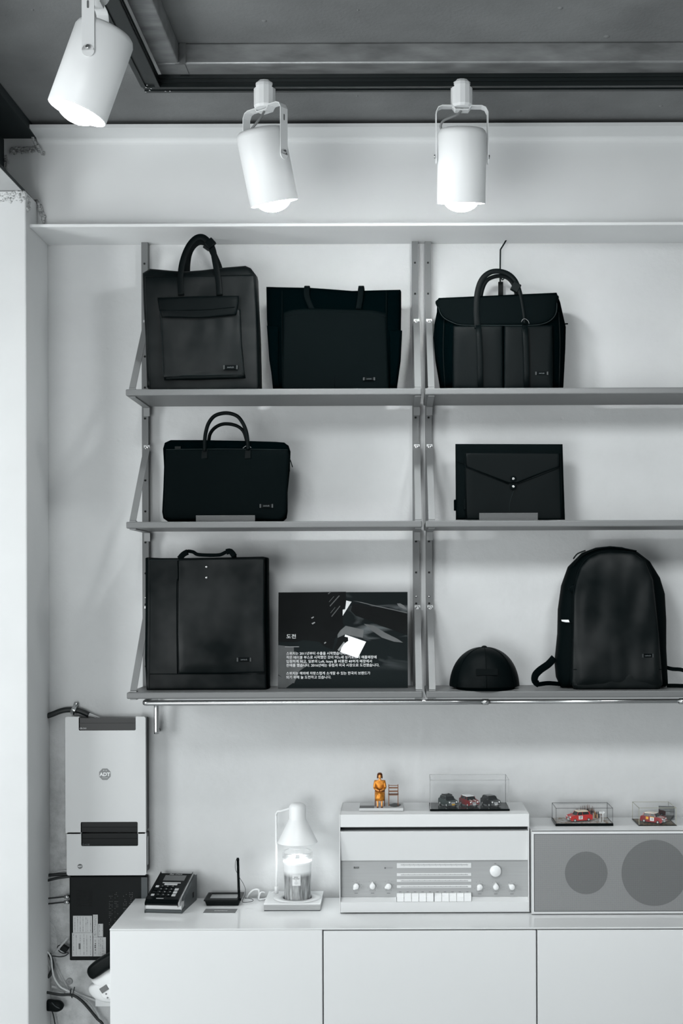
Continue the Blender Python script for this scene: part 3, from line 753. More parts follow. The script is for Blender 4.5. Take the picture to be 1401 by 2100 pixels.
def stop(x0, x1, yt, D, label, zs):
    a = px(x0, yt, D); b = px(x1, yt, D)
    t = thing('display_stop', label, 'display stand', ((a.x+b.x)/2, a.y, zs), 'clear acrylic display stops')
    m = MB(); m.box(a.x, b.x, a.y-0.0015, a.y+0.0015, zs+0.0006, a.z); m.box(a.x, b.x, a.y+0.0015, a.y+0.028, zs+0.0002, zs+0.0010)
    m.build('acrylic_lip', M_frost, t)
    box('polished_edge', a.x, b.x, a.y-0.0016, a.y+0.0016, a.z, a.z+0.0008, M_acredge, t)
stop(402, 523, 1058, 3.735, 'clear acrylic stop in front of the slim briefcase', z)

# 5 envelope portfolio
b5 = thing('portfolio_case', 'flat black envelope portfolio with pointed flap and two string buttons, middle right shelf', 'bag', (0.34, -0.13, z), 'black bags on the shelves')
D = 3.80; yc = D-DW
b = MB(); pts = O(D, [(934, 910.5), (1154, 911), (1156, 980), (1159, 1066), (935, 1066)], z)
b.cushion(pts, yc, 0.045, p=12, rings=12, wr=0.002, wf=5, seed=61); b.build('body', M_nylon2, b5)
yf = yc-0.0225
MB().cushion(O(3.775, [(952, 928), (1150, 928), (1152, 1000), (1154, 1066), (955, 1066), (953, 1000)], z), yf-0.001, 0.010, p=9, rings=12, wr=0.003, wf=6, seed=65).build('front_panel', M_leather2, b5)
MB().cushion(O(3.77, [(954, 930), (1149, 930), (1149, 957), (1100, 975), (1060, 991), (1044, 991), (1000, 974), (956, 957)]), yf-0.007, 0.006, p=8, rings=10, wr=0.002, wf=6, seed=66).build('flap', M_leather2, b5)
for q in ([(956, 958), (1000, 975), (1044, 992)], [(1061, 992), (1104, 976), (1149, 958.5)]):
    seam(b5, q, 3.765, 0.0014, M_seam, 'flap_edge', sm=0, y=yf-0.0075)
seam(b5, [(936, 944), (955, 952.5)], 3.77, 0.0012, M_seam, sm=0, y=yf-0.001)
seam(b5, [(954, 929), (954.5, 1000), (956.5, 1062)], 3.77, 0.0014, M_seam, sm=0, y=yf-0.006)
seam(b5, [(1150, 929), (1152, 1000), (1153, 1062)], 3.77, 0.0014, M_seam, sm=0, y=yf-0.006)
for cy in (981.8, 997.6):
    c = px(1053.2, cy, 3.765); Mx = Matrix.Translation((c.x, yf-0.0095, c.z)) @ Matrix.Rotation(R(90), 4, 'X')
    o = MB().lathe([(0.0095, 0), (0.0095, 0.0015), (0.008, 0.002), (0, 0.002)], Mx, 24).build('string_button', M_seam, b5)
    MB().lathe([(0.0038, 0.002), (0.0038, 0.0032), (0.0022, 0.0034), (0.0018, 0.0022), (0, 0.0022)], Mx, 18, cap=False).build('rivet', M_chrome, o)
seam(b5, [(1056, 1003), (1050, 1018), (1046, 1035), (1046, 1050)], 3.76, 0.0006, M_stitch, 'string', y=yf-0.0068)
MB().cushion(O(3.77, [(951, 1022), (956, 1022), (956, 1046), (951, 1046)]), yf-0.002, 0.006, p=5, rings=4).build('inner_tab', M_seam, b5)
lp = px(932.5, 1025, D); lq = px(932.5, 1047, D)
box('side_loop', lp.x-0.002, lp.x+0.006, yc-0.012, yc+0.012, lq.z, lp.z, M_nylon, b5, 0.0015)
stop(983, 1103, 1053, 3.745, 'clear acrylic stop in front of the envelope portfolio', z)

# 6 large square tote
z = ZS[3]
b6 = thing('tote_bag', 'large square black tote with two silver studs and slack top strap, bottom shelf', 'bag', (-0.56, -0.11, z), 'black bags on the shelves')
D = 3.815; yc = D-DW
MB().cushion(O(D, [(302, 1143), (330, 1144.5), (420, 1144), (540, 1141.5), (551, 1144), (552, 1280), (553.5, 1410), (553, 1425), (304, 1425), (301, 1350), (302, 1250)], z), yc, 0.10, p=9, rings=14, wr=0.005, wf=6, seed=71).build('body', M_nylon2, b6)
yf = yc-0.0505; Dq = 3.765
MB().cushion(O(Dq, [(304, 1145), (420, 1145), (543, 1143), (543, 1280), (547, 1425), (301, 1425), (303, 1280)], z), yf-0.001, 0.010, p=9, rings=18, wr=0.005, wf=5, seed=75).build('front_panel', M_leather, b6)
MB().cushion(O(Dq-0.01, [(366, 1147), (420, 1146), (542, 1145), (542, 1280), (544, 1380), (460, 1382), (366, 1382), (364, 1300), (366, 1200)]), yf-0.006, 0.012, p=7, rings=16, wr=0.010, wf=5, seed=79).build('overlay_panel', M_leather, b6)
seam(b6, [(365.5, 1150), (366.5, 1190), (364, 1195), (364, 1300), (365, 1381)], Dq, 0.0016, M_seam, 'panel_edge', y=yf-0.0088)
seam(b6, [(308, 1382), (420, 1382), (543, 1381.5)], Dq, 0.0010, M_seam, sm=0, y=yf-0.0072)
seam(b6, [(304, 1149), (420, 1148.5), (541, 1146)], Dq, 0.0007, M_stitch, 'stitching', sm=0, y=yf-0.006)
for xs in ((308.5, 307), (540.5, 543)):
    seam(b6, [(xs[0], 1146), (xs[0], 1280), (xs[1], 1412)], Dq, 0.0022, M_nylon, 'edge_binding', sm=0, y=yf-0.003)
seam(b6, [(550, 1147), (550, 1280), (551.5, 1410)], D, 0.0022, M_nylon, 'edge_binding', sm=0, y=yc-0.045)
MB().ribbon(P3(3.775, [(368, 1146), (374, 1138), (384, 1131), (396, 1132), (405, 1137), (425, 1138.5), (450, 1138), (462, 1133), (472, 1130), (480, 1135), (482, 1145)]), 0.0105, 0.0035, sm=4).build('top_strap', M_nylon2, b6)
for q in ([(368, 1146), (376, 1137), (385, 1132)], [(464, 1132), (473, 1131), (481, 1141)]):
    MB().ribbon(P3(3.768, q), 0.017, 0.003, sm=4).build('strap_fold', M_nylon2, b6)
for cy in (1162.3, 1184.3):
    c = px(424.6, cy, 3.76)
    MB().lathe([(0.0045, -0.002), (0.0045, 0.001), (0.003, 0.003), (0, 0.0036)], Matrix.Translation((c.x, yf-0.0125, c.z)) @ Matrix.Rotation(R(90), 4, 'X'), 16).build('stud', M_chrome, b6)
tag(b6, 500.5, 1352.7, 3.75, 30, 8.5, y=yf-0.013)

# 7 info board
D = 3.80
bt, bb = px(570, 1214, D+0.03), px(570.5, 1411.5, D)
bx0, bx1 = px(570.5, 1300, D+0.015).x, px(836.5, 1300, D+0.015).x
ib = thing('info_board', 'dark info board with white Korean text and a sewing photograph, on the bottom shelf', 'board', ((bx0+bx1)/2, bb.y, z))
Wb = bx1-bx0; Hb = 0.2895
def print_material():
    m = bpy.data.materials.new('board_photo_print'); m.use_nodes = True; nt = m.node_tree; N = nt.nodes; L = nt.links
    b = N['Principled BSDF']; b.inputs['Roughness'].default_value = 0.6; b.inputs['Specular IOR Level'].default_value = 0.05
    tc = N.new('ShaderNodeTexCoord'); mp = N.new('ShaderNodeMapping'); L.new(tc.outputs['Object'], mp.inputs[0])
    mp.inputs['Rotation'].default_value = (0, R(32), 0); mp.inputs['Scale'].default_value = (5, 5, 16)
    n = N.new('ShaderNodeTexNoise'); n.inputs['Scale'].default_value = 1.3; n.inputs['Detail'].default_value = 3; n.inputs['Distortion'].default_value = 0.7
    L.new(mp.outputs[0], n.inputs['Vector'])
    r = N.new('ShaderNodeValToRGB'); e = r.color_ramp.elements; e[0].position = 0.50; e[0].color = rgb(15, 21, 22); e[1].position = 0.74; e[1].color = rgb(96, 101, 103)
    L.new(n.outputs[0], r.inputs[0])
    # keep the left part of the print dark (the machine's shadow side)
    sx = N.new('ShaderNodeSeparateXYZ'); L.new(tc.outputs['Object'], sx.inputs[0])
    mr = N.new('ShaderNodeMapRange'); mr.inputs[1].default_value = -0.02; mr.inputs[2].default_value = 0.07; L.new(sx.outputs[0], mr.inputs[0])
    mz = N.new('ShaderNodeMapRange'); mz.inputs[1].default_value = 0.05; mz.inputs[2].default_value = 0.13; L.new(sx.outputs[2], mz.inputs[0])
    mm = N.new('ShaderNodeMath'); mm.operation = 'MULTIPLY'; L.new(mr.outputs[0], mm.inputs[0]); L.new(mz.outputs[0], mm.inputs[1])
    mx = N.new('ShaderNodeMix'); mx.data_type = 'RGBA'; L.new(mm.outputs[0], mx.inputs[0]); mx.inputs[6].default_value = rgb(18, 24, 25); L.new(r.outputs[0], mx.inputs[7])
    L.new(mx.outputs[2], b.inputs['Base Color']); return m
MBd = Matrix.Translation(((bx0+bx1)/2, bb.y, z+0.001)) @ Matrix.Rotation(-math.atan2(0.03, Hb), 4, 'X')
pn = MB().box(-Wb/2, Wb/2, 0, 0.005, 0, Hb); pn = pn.build('panel', mat('board_edge', G(105), 0.6), ib); pn.parent = ib
pn.matrix_parent_inverse = Matrix.Identity(4); pn.matrix_local = Matrix.Translation(-Vector(ib.location)) @ MBd
ppx = 1401/1401
def bpt(u, v):  # photo crop pixel (of the 1401x1063 crop of x560-850,y1200-1420) -> board local coords
    X = 560+u/4.831; Y = 1200+v/4.831
    return ((X-570.3)/266.3*Wb-Wb/2, (1411-Y)/198.0*Hb)
def poly(name, pts, m, lift, parent=None):
    b = MB(); b.prism([bpt(*q) for q in pts], -lift, -lift+0.0003, 'Y'); o = b.build(name, m, parent or pn); return o
pic = MB().box(-Wb/2+0.0005, Wb/2-0.0005, -0.0006, -0.0001, 0.0005, Hb-0.0005).build('photo_print', print_material(), pn)
g_ = lambda v: mat('print_grey_%d' % v, G(v), 0.6, spec=0.04, var=0.12, vscale=20)
poly('printed_shape', [(50, 590), (205, 610), (210, 700), (330, 760), (345, 790), (260, 850), (210, 970), (120, 930), (50, 880)], g_(78), 0.0009)
poly('printed_shape', [(50, 890), (200, 965), (150, 1000), (130, 1015), (50, 1015)], g_(78), 0.0009)
poly('printed_shape', [(725, 148), (778, 160), (690, 300), (690, 240), (715, 235)], g_(205), 0.0009)
poly('printed_shape', [(715, 487), (922, 560), (840, 722), (665, 662)], g_(222), 0.0009)
poly('printed_shape', [(640, 470), (720, 400), (900, 440), (890, 520), (715, 485), (640, 520)], g_(92), 0.0008)
poly('printed_shape', [(50, 66), (722, 60), (722, 180), (690, 240), (690, 370), (702, 395), (650, 470), (610, 540), (590, 640), (500, 600), (460, 560), (300, 540), (230, 560), (50, 560)], g_(18), 0.0010)
poly('printed_shape', [(640, 520), (690, 505), (742, 515), (745, 550), (690, 590), (640, 660), (600, 640), (635, 560)], g_(20), 0.0012)
for a in ([(560, 200), (650, 98), (662, 100), (566, 208)], [(576, 305), (660, 200), (668, 203), (584, 310)], [(540, 80), (562, 60), (578, 60), (550, 84)], [(568, 270), (612, 215), (618, 216), (572, 274)], [(552, 160), (600, 105), (606, 106), (556, 164)]):
    poly('printed_glint', a, g_(80), 0.0013)
for a in ([(380, 375), (410, 360), (418, 368), (392, 385)], [(375, 318), (402, 306), (404, 316), (384, 328)], [(505, 570), (520, 558), (528, 566), (512, 580)], [(640, 640), (700, 560), (712, 566), (655, 655)]):
    poly('printed_glint', a, g_(130), 0.0014)
poly('printed_shape', [(790, 150), (880, 165), (1000, 195), (1150, 228), (1332, 270), (1332, 277), (1150, 236), (1000, 203), (880, 172)], g_(96), 0.0012)
poly('printed_shape', [(790, 175), (1000, 210), (1150, 240), (1332, 280), (1332, 500), (1180, 440), (1060, 400), (960, 350), (820, 300), (770, 250)], g_(20), 0.0010)
poly('printed_shape', [(1230, 180), (1262, 178), (1300, 200), (1332, 240), (1290, 232), (1245, 205)], g_(100), 0.0013)
poly('printed_shape', [(900, 380), (1000, 400), (1110, 470), (1230, 530), (1290, 570), (1200, 560), (1080, 520), (980, 450)], g_(88), 0.0010)
T0 = 0.0016
def btext(nm, body, u, v, hpx, width_px=None, ss=1.0):
    p = bpt(u, v); hh = hpx/4.831/198.0*Hb
    o = text(nm, body, hh, (0, 0, 0), M_whiteprint, pn, align='LEFT', depth=0.0001, bold=0.0)
    w0 = max(vv.co.x for vv in o.data.vertices)-min(vv.co.x for vv in o.data.vertices)
    sxx = (width_px/4.831/266.3*Wb)/w0 if width_px else 1
    m0 = min(vv.co.x for vv in o.data.vertices)
    for vv in o.data.vertices: vv.co.x = (vv.co.x-m0)*sxx + p[0]; vv.co.y -= T0; vv.co.z += p[1]
    return o
btext('board_heading', '도전', 133, 507, 48, 92)
for u0, v0, u1 in ((118, 608, 258),):
    poly('rule_line', [(u0, v0-3), (u1, v0-3), (u1, v0+2), (u0, v0+2)], M_label_grey, T0)
lines = [('스위치는 2011년부터 수출을 시작했습니다.', 676, 590), ('작은 테이블 부스로 시작했던 것이 어느새 싱가포르의 애플매장에', 715, 892), ('입점하게 되고, 일본의 Loft, Itoya 를 비롯한 40여개 매장에서', 755, 846),
         ('판매를 했습니다. 2016년에는 유럽과 미국 시장으로 도전했습니다.', 794, 920), ('스위치는 해외에 자랑스럽게 소개할 수 있는 한국의 브랜드가', 873, 830), ('되기 위해 늘 도전하고 있습니다.', 912, 443)]
for s_, v_, w_ in lines: btext('board_text', s_, 133, v_, 34, w_)

# 8 cap
D = 3.80; cc = px(994, 1400, D)
cp = thing('baseball_cap', 'black leather cap with a button on top, beside the backpack on the bottom shelf', 'cap', (cc.x, cc.y, z))
def cap_surf(n, mm):
    b = MB(); rows = []; zb_ = z+0.010; Hc = px(994, 1327.5, D).z-zb_
    for i in range(mm+1):
        v = i/mm; a = v*math.pi/2
        rr = math.cos(a)**0.9; hh = math.sin(a)
        row = []
        for k in range(n):
            th = 2*math.pi*k/n
            c_, s_ = math.cos(th), math.sin(th)
            w_ = 0.1005*(1+0.05*(1-v)**3)
            row.append(b.bm.verts.new((cc.x+w_*rr*c_, cc.y+0.01+0.090*rr*s_, zb_+Hc*hh**0.92-0.0*c_ - (0.004*(1-v) if s_ < 0 else -0.006*(1-v)*s_))) if i < mm else None)
        rows.append(row)
    top = b.bm.verts.new((cc.x, cc.y+0.01, zb_+Hc))
    for i in range(mm-1):
        for k in range(n):
            j = (k+1) % n; b.bm.faces.new((rows[i][k], rows[i][j], rows[i+1][j], rows[i+1][k])).smooth = True
    for k in range(n): b.bm.faces.new((rows[mm-1][k], rows[mm-1][(k+1) % n], top)).smooth = True
    return b, zb_, Hc
cb_, zb_, Hc = cap_surf(48, 14)
cb_.build('crown', M_leather2, cp)
MB().lathe([(0.0085, -0.003), (0.008, 0.002), (0.004, 0.0045), (0, 0.005)], Matrix.Translation((cc.x, cc.y+0.01, zb_+Hc)), 18).build('top_button', M_leather2, cp)
def cap_pt(th, v, off=0.0006):
    a = v*math.pi/2; rr = math.cos(a)**0.9+off*8; w_ = 0.1005*(1+0.05*(1-v)**3)
    return Vector((cc.x+w_*rr*math.cos(th), cc.y+0.01+0.090*rr*math.sin(th)-off, zb_+Hc*math.sin(a)**0.92-(0.004*(1-v) if math.sin(th) < 0 else 0)))
for th in (-90, -35, -145, 20, 160):
    MB().tube([cap_pt(R(th), v/12) for v in range(12)] + [(cc.x, cc.y+0.01, zb_+Hc)], 0.0009, 6, 2).build('crown_seam', M_seam, cp)
e = MB(); e0, e1 = px(977, 1373, 3.71), px(1021, 1384.5, 3.71)
e.prism(rrect(e0.x, e1.x, e1.z, e0.z, 0.0015), cc.y+0.01-0.0895, cc.y+0.01-0.080, 'Y'); e.bevel(0.0008, 2); e.build('embossed_patch', M_leather2, cp)
br = MB(); pol = []
for i in range(25):
    a = math.pi + math.pi*i/24
    pol.append((cc.x+0.086*math.cos(a), cc.y+0.01-0.03+0.105*math.sin(a)))
br.prism(pol[::1], z+0.0008, z+0.0045, 'Z'); br.bevel(0.0012, 2); br.build('peak', M_nylon, cp)
sb = MB(); sb.lathe([(1.005, 0.0), (1.012, 0.005), (1.0, 0.010)], Matrix.Translation((cc.x, cc.y+0.01, z+0.004)) @ Matrix.Diagonal((0.098, 0.088, 1, 1)), 48, cap=False)
sb.build('sweatband', M_nylon, cp)

# 9 backpack
D = 3.81; yc = D-DW
bp_ = thing('backpack', 'large black backpack with rounded top and spread straps, bottom right shelf', 'bag', (px(1255, 1400, D).x, yc, z), 'black bags on the shelves')
outl = [(1251, 1120), (1276, 1122), (1305, 1131), (1330, 1150), (1351, 1184), (1361, 1217), (1364, 1271), (1364, 1329), (1366, 1370), (1367.5, 1404), (1362, 1420), (1150, 1420), (1141, 1390), (1138, 1360), (1144, 1300), (1145, 1250), (1152, 1200), (1166, 1161), (1193, 1134), (1222, 1123)]
MB().cushion(O(D, outl, z), yc, 0.14, p=3.5, rings=16, wr=0.006, wf=7, seed=81, sm=False).build('body', M_nylon2, bp_)
yf = yc-0.066; Dq = 3.745
fo = [(1251, 1130.5), (1297, 1133), (1322, 1149), (1338, 1188), (1344.5, 1246), (1350, 1300), (1353, 1340), (1358, 1404), (1352, 1420), (1176, 1420), (1171, 1400), (1173, 1340), (1175, 1287), (1176, 1221), (1181, 1190), (1190, 1163), (1206, 1143), (1228, 1133)]
MB().cushion(O(Dq, fo, z), yf-0.004, 0.036, p=4, rings=18, wr=0.016, wf=7, seed=84).build('front_panel', M_leather, bp_)
seam(bp_, [(1170.5, 1404), (1173, 1340), (1175, 1287), (1176, 1221), (1181, 1190), (1190, 1163), (1206, 1143), (1228, 1133), (1251, 1130.5), (1297, 1133), (1322, 1149), (1338, 1188), (1344.5, 1246), (1350, 1300), (1353, 1340), (1358, 1404)], Dq, 0.0024, M_seam, 'piping', y=yf-0.006)
seam(bp_, [(1174, 1372), (1260, 1374), (1355, 1372)], Dq, 0.0012, M_seam, y=yf-0.0205)
MB().cushion(O(Dq-0.01, [(1174, 1376), (1260, 1377), (1355, 1375), (1356, 1404), (1350, 1420), (1180, 1420), (1173, 1404)], z), yf-0.010, 0.026, p=4, rings=8, wr=0.003, wf=10, seed=88).build('lower_panel', M_leather, bp_)
seam(bp_, [(1172, 1160), (1190, 1140), (1222, 1126), (1255, 1123), (1300, 1131)], D, 0.0022, M_seam, 'main_zipper', y=yc-0.045)
MB().tube(P3(3.76, [(1201, 1129), (1190, 1133), (1183, 1137), (1176, 1146)]), 0.0020, 8, 3).build('zipper_pull', M_mblack, bp_)
c0, c1 = px(1153, 1271, 3.755), px(1168, 1276, 3.755)
tb_ = MB(); tb_.hull8([(c0.x, c0.y-.001, c1.z), (c1.x, c0.y-.004, c1.z), (c1.x, c0.y+.004, c1.z), (c0.x, c0.y+.004, c1.z), (c0.x-.002, c0.y-.001, c0.z), (c1.x-.003, c0.y-.004, c0.z), (c1.x-.003, c0.y+.004, c0.z), (c0.x-.002, c0.y+.004, c0.z)])
tb_.build('reflective_tab', mat('reflective_tab', G(210), 0.4), bp_)
seam(bp_, [(1146, 1273), (1160, 1277), (1175, 1278)], 3.75, 0.0012, M_seam, y=yc-0.060)
seam(bp_, [(1352, 1272), (1363, 1271)], 3.76, 0.0012, M_seam, sm=0, y=yc-0.045)
MB().cushion(O(3.76, [(1164, 1205), (1176, 1198), (1186, 1210), (1178, 1218), (1170, 1214)]), yf+0.004, 0.02, p=2.5, rings=6, sm=True).build('fold', M_nylon2, bp_)
q = [px(1137, 1349, 3.80), px(1125, 1362, 3.79), px(1108, 1374, 3.77), px(1098, 1385, 3.755), px(1097, 1397, 3.75), px(1104, 1403, 3.755), px(1120, 1401, 3.77), px(1150, 1400, 3.80)]
MB().ribbon(q[:6], 0.022, 0.003, (0.5, -1, 0.5), sm=4).build('shoulder_strap', M_nylon2, bp_)
q2 = [px(1102, 1404, 3.755), px(1125, 1401, 3.775), px(1150, 1403, 3.80)]
MB().ribbon(q2, 0.014, 0.003, (0, -1, 0.6), sm=4).build('strap_tail', M_nylon, bp_)
q = [px(1367, 1369, 3.80), px(1380, 1372, 3.79), px(1400, 1374, 3.78), px(1420, 1385, 3.77), px(1423, 1400, 3.77), px(1405, 1406, 3.775), px(1385, 1406, 3.79), px(1368, 1406, 3.80)]
MB().ribbon(q, 0.012, 0.003, (0, -1, 0.5), sm=4).build('shoulder_strap', M_nylon2, bp_)
tag(bp_, 1329, 1344.6, 3.72, 24, 8, y=yf-0.0215)

# ================================================================== CABINETS
ZC = CAMZ-0.957; YF = -0.377
top = MB().box(-0.8125, 0.9905, YF, -0.026, ZC-0.004, ZC); top.bevel(0.0008, 1)
topo = top.build('countertop', M_gloss)
props(topo, 'long white gloss top panel running over the three low cabinets', 'countertop')
cabl = ['left', 'middle', 'right']
xs = [-0.8125, -0.2125, 0.3885, 0.99]
lab = ['white gloss low cabinet at the left, under the card terminal and lamp', 'white gloss low cabinet in the middle, under the radio', 'white gloss low cabinet at the right, under the speaker']
for i in range(3):
    t = thing('cabinet', lab[i], 'cabinet', ((xs[i]+xs[i+1])/2, -0.19, 0.0), 'white gloss handleless cabinets')
    x0, x1 = xs[i]+0.0003, xs[i+1]-0.0003
    box('body', x0, x1, YF+0.019, -0.027, 0.06, ZC-0.0045, M_gloss if i == 0 else M_gloss, t)
    d = MB().box(x0+(0.0008 if i == 0 else 0.0016), x1-0.0016, YF-0.0006, YF+0.0165, 0.062, ZC-(0.0045 if i == 0 else 0.0075)); d.bevel(0.0016, 3)
    d.build('door', M_gloss, t)
    box('gap_gasket', x0+0.004, x1-0.004, YF+0.0166, YF+0.0188, 0.07, ZC-0.008, M_gap, t)
    box('plinth', x0+0.004, x1-0.004, YF+0.05, -0.05, 0.0, 0.0595, M_gap, t)

# ================================================================== RADIO
DR = 3.718; yR = DR-DW
rx0, rx1 = -0.1725, 0.3842
ra = thing('radio', 'white vintage radio with aluminium control panel, round knobs and a row of push buttons', 'radio', ((rx0+rx1)/2, -0.12, ZC))
def rz(y, D=DR): return px(890, y, D).z
zt_f = CAMZ-0.665; yb_ = -0.014
th = 0.0022
zbR = ZC+0.0045
ztb = CAMZ-0.665
# side plates follow the outline
pl = [(yR, zbR), (yb_, zbR), (yb_, ztb), (yR, zt_f)]
MB().prism(pl, rx0, rx0+th, 'X').build('side_plate', M_hifi, ra)
MB().prism(pl, rx1-th, rx1, 'X').build('side_plate', M_hifi, ra)
xi0, xi1 = rx0+th+0.0003, rx1-th-0.0003
zl = rz(1696)
MB().prism([(yR+0.0005, zl), (yb_, zl), (yb_, ztb-0.0006), (yR+0.0005, zt_f-0.0006)], xi0, xi1, 'X').bevel(0.0008, 1).build('lid', M_hifi, ra)
zu, zm = rz(1705), rz(1763.5, DR+0.022)
box('inner_body', xi0, xi1, yR+0.036, yb_, zbR+0.001, zl-0.001, M_hifidark, ra)
MB().prism([(yR+0.0008, zu), (yR+0.0355, zu), (yR+0.0355, zm), (yR+0.016, zm)], xi0, xi1, 'X').bevel(0.0006, 1).build('upper_fascia', M_hifi, ra)
box('control_panel', xi0, xi1, yR+0.0225, yR+0.0355, rz(1839, DR+0.0225), zm-0.0004, M_alu, ra)
zl1 = rz(1839, DR+0.022); zl2 = rz(1850); 
bx_l, bx_r = px(813.5, 1850, DR).x, px(967, 1850, DR).x
lowpts = [(yR+0.0008, zbR), (yR+0.0355, zbR), (yR+0.0355, zl1-0.0005), (yR+0.0215, zl1-0.0005), (yR+0.0008, zl2)]
MB().prism(lowpts, xi0, bx_l-0.0006, 'X').build('lower_fascia', M_hifi, ra)
MB().prism(lowpts, bx_r+0.0006, xi1, 'X').build('lower_fascia', M_hifi, ra)
zk = rz(1849)
MB().box(bx_l-0.0006, bx_r+0.0006, yR+0.0008, yR+0.0355, zbR, zk-0.001).build('lower_fascia', M_hifi, ra)
for i in range(10):
    wB = (bx_r-bx_l-0.0012)/10; xa = bx_l+i*wB+(0.0012 if i > 4 else 0)
    zt_ = rz(1831.5, DR+0.016); zm_ = rz(1838, DR+0.006)
    MB().prism([(yR+0.002, zk-0.0006), (yR+0.022, zk-0.0006), (yR+0.022, zt_), (yR+0.013, zt_), (yR+0.004, zm_)], xa+0.0005, xa+wB-0.0004, 'X').bevel(0.0005, 1).build('push_button', M_knob, ra)
    c = px(821+i*15.3, 1829, DR+0.0225)
    box('button_caption', c.x-0.0035, c.x+0.0035, yR+0.0221, yR+0.0226, c.z-0.0005, c.z+0.0006, M_print, ra)
box('button_divider', bx_l+5*wB-0.0003, bx_l+5*wB+0.0012, yR+0.003, yR+0.02, zk, rz(1831, DR+0.016), M_hifidark, ra)
Dp = DR+0.0225; yp = yR+0.0225
for (ya, yb2, yl) in ((1770, 1779.5, 1773.5), (1790.7, 1796, 1794), (1803.3, 1808, 1806.5), (1815.3, 1820.3, 1818.8)):
    a, b = px(814, ya, Dp), px(966.5, yb2, Dp)
    o = box('tuning_scale', a.x, b.x, yp-0.0012, yp+0.0003, b.z, a.z, M_scale, ra)
    l0, l1 = px(822, yl, Dp), px(960, yl, Dp)
    box('scale_line', l0.x, l1.x, yp-0.0016, yp-0.0011, l0.z-0.0005, l0.z+0.0005, M_print, o)
    tk = MB(); rnd = random.Random(int(yl))
    for q in range(13):
        xq = l0.x+(l1.x-l0.x)*(q+0.5+rnd.uniform(-.2, .2))/13
        tk.box(xq, xq+0.0022, yp-0.0015, yp-0.0011, l0.z+0.0014, l0.z+0.0021)
        if ya == 1770: tk.box(xq+0.002, xq+0.0042, yp-0.0015, yp-0.0011, l0.z-0.0038, l0.z-0.0030)
    tk.build('scale_figures', M_label_grey, o)['kind'] = 'stuff'
def knob(cx, cy, r, ang, pointer=True):
    c = px(cx, cy, Dp-0.012); Mx = Matrix.Translation((c.x, yp, c.z)) @ Matrix.Rotation(R(90), 4, 'X')
    b = MB().lathe([(r, 0), (r, 0.010), (r-0.0006, 0.0108), (0, 0.0108)], Mx, 32)
    if pointer:
        a = R(ang); d = Vector((math.cos(a), 0, math.sin(a))); n = Vector((-d.z, 0, d.x))
        p = Vector((c.x, yp-0.0102, c.z)); Lr = r*1.42
        v = [p+n*r*0.90+d*r*.40, p+d*Lr+n*r*.14, p+d*Lr-n*r*.14, p-n*r*0.90+d*r*.40]
        b._new([*[q+Vector((0, .0100, 0)) for q in v], *v], [(0, 1, 2, 3), (7, 6, 5, 4), (0, 4, 5, 1), (1, 5, 6, 2), (2, 6, 7, 3), (3, 7, 4, 0)])
    b.build('knob', M_knob, ra)
    if pointer:
        tk = MB()
        for k in range(9):
            if k in (6,): continue
            a = R(-60+k*37.5); q = Vector((c.x+1.9*r*math.cos(a), yp-0.0003, c.z+1.9*r*math.sin(a)))
            tk.box(q.x-0.0006, q.x+0.0006, yp-0.0004, yp+0.0002, q.z-0.0005, q.z+0.0005)
        tk.build('dial_marks', M_print, ra)['kind'] = 'stuff'
        box('knob_caption', c.x-0.005, c.x+0.005, yp-0.0004, yp+0.0002, c.z-0.0222, c.z-0.0212, M_print, ra)
for a in ((730.4, 1818.6, 228), (764, 1818.6, 90), (797, 1818.7, 200), (984.6, 1820, 232), (1017.6, 1820, 90), (1050.7, 1820, 145)):
    knob(a[0], a[1], 0.0083, a[2])
knob(1016.6, 1787, 0.0165, 0, False)
c = px(731, 1779.5, Dp); lg = text('maker_name', 'BRAUN', 0.0078, (c.x, yp-0.0004, c.z), M_print, ra, sx=0.62, bold=0.0003)
c = px(797, 1780, Dp); box('badge', c.x-0.012, c.x+0.012, yp-0.0004, yp+0.0002, c.z-0.002, c.z+0.002, M_label_grey, ra)
box('badge', c.x-0.012, c.x-0.008, yp-0.0006, yp, c.z-0.002, c.z+0.002, M_print, ra)
c = px(1016, 1771, Dp); box('knob_caption', c.x-0.003, c.x+0.003, yp-0.0004, yp+0.0002, c.z-0.0005, c.z+0.0005, M_print, ra)
for xx in (rx0+0.04, rx1-0.04):
    for yy in (yR+0.03, -0.04):
        MB().cyl((xx, yy, ZC+0.0002), (xx, yy, zbR), 0.009, 12).build('foot', M_hifidark, ra)

# ================================================================== SPEAKER
DS = 3.70; yS = DS-DW; sx0, sx1 = 0.3885, 0.945
sp = thing('speaker', 'white hi-fi speaker with a grey perforated grille at the right edge', 'speaker', (0.66, -0.12, ZC))
zsT = CAMZ-0.714; zsB = ZC+0.003
b = MB(); b.box(sx0, sx1, yS+0.002, -0.012, zsB, zsT); b.bevel(0.0012, 2); b.build('cabinet_body', M_hifi, sp)
fw = 0.0075; b = MB()
b.box(sx0, sx0+fw, yS, yS+0.012, zsB, zsT); b.box(sx1-fw, sx1, yS, yS+0.012, zsB, zsT)
b.box(sx0+fw, sx1-fw, yS, yS+0.012, zsB, zsB+0.0065); b.box(sx0+fw, sx1-fw, yS, yS+0.012, zsT-0.0065, zsT)
b.build('front_frame', M_hifi, sp)
box('grille_shadow_gap', sx0+fw, sx1-fw, yS+0.0004, yS+0.0018, zsB+0.0065, zsT-0.0065, M_hifidark, sp)
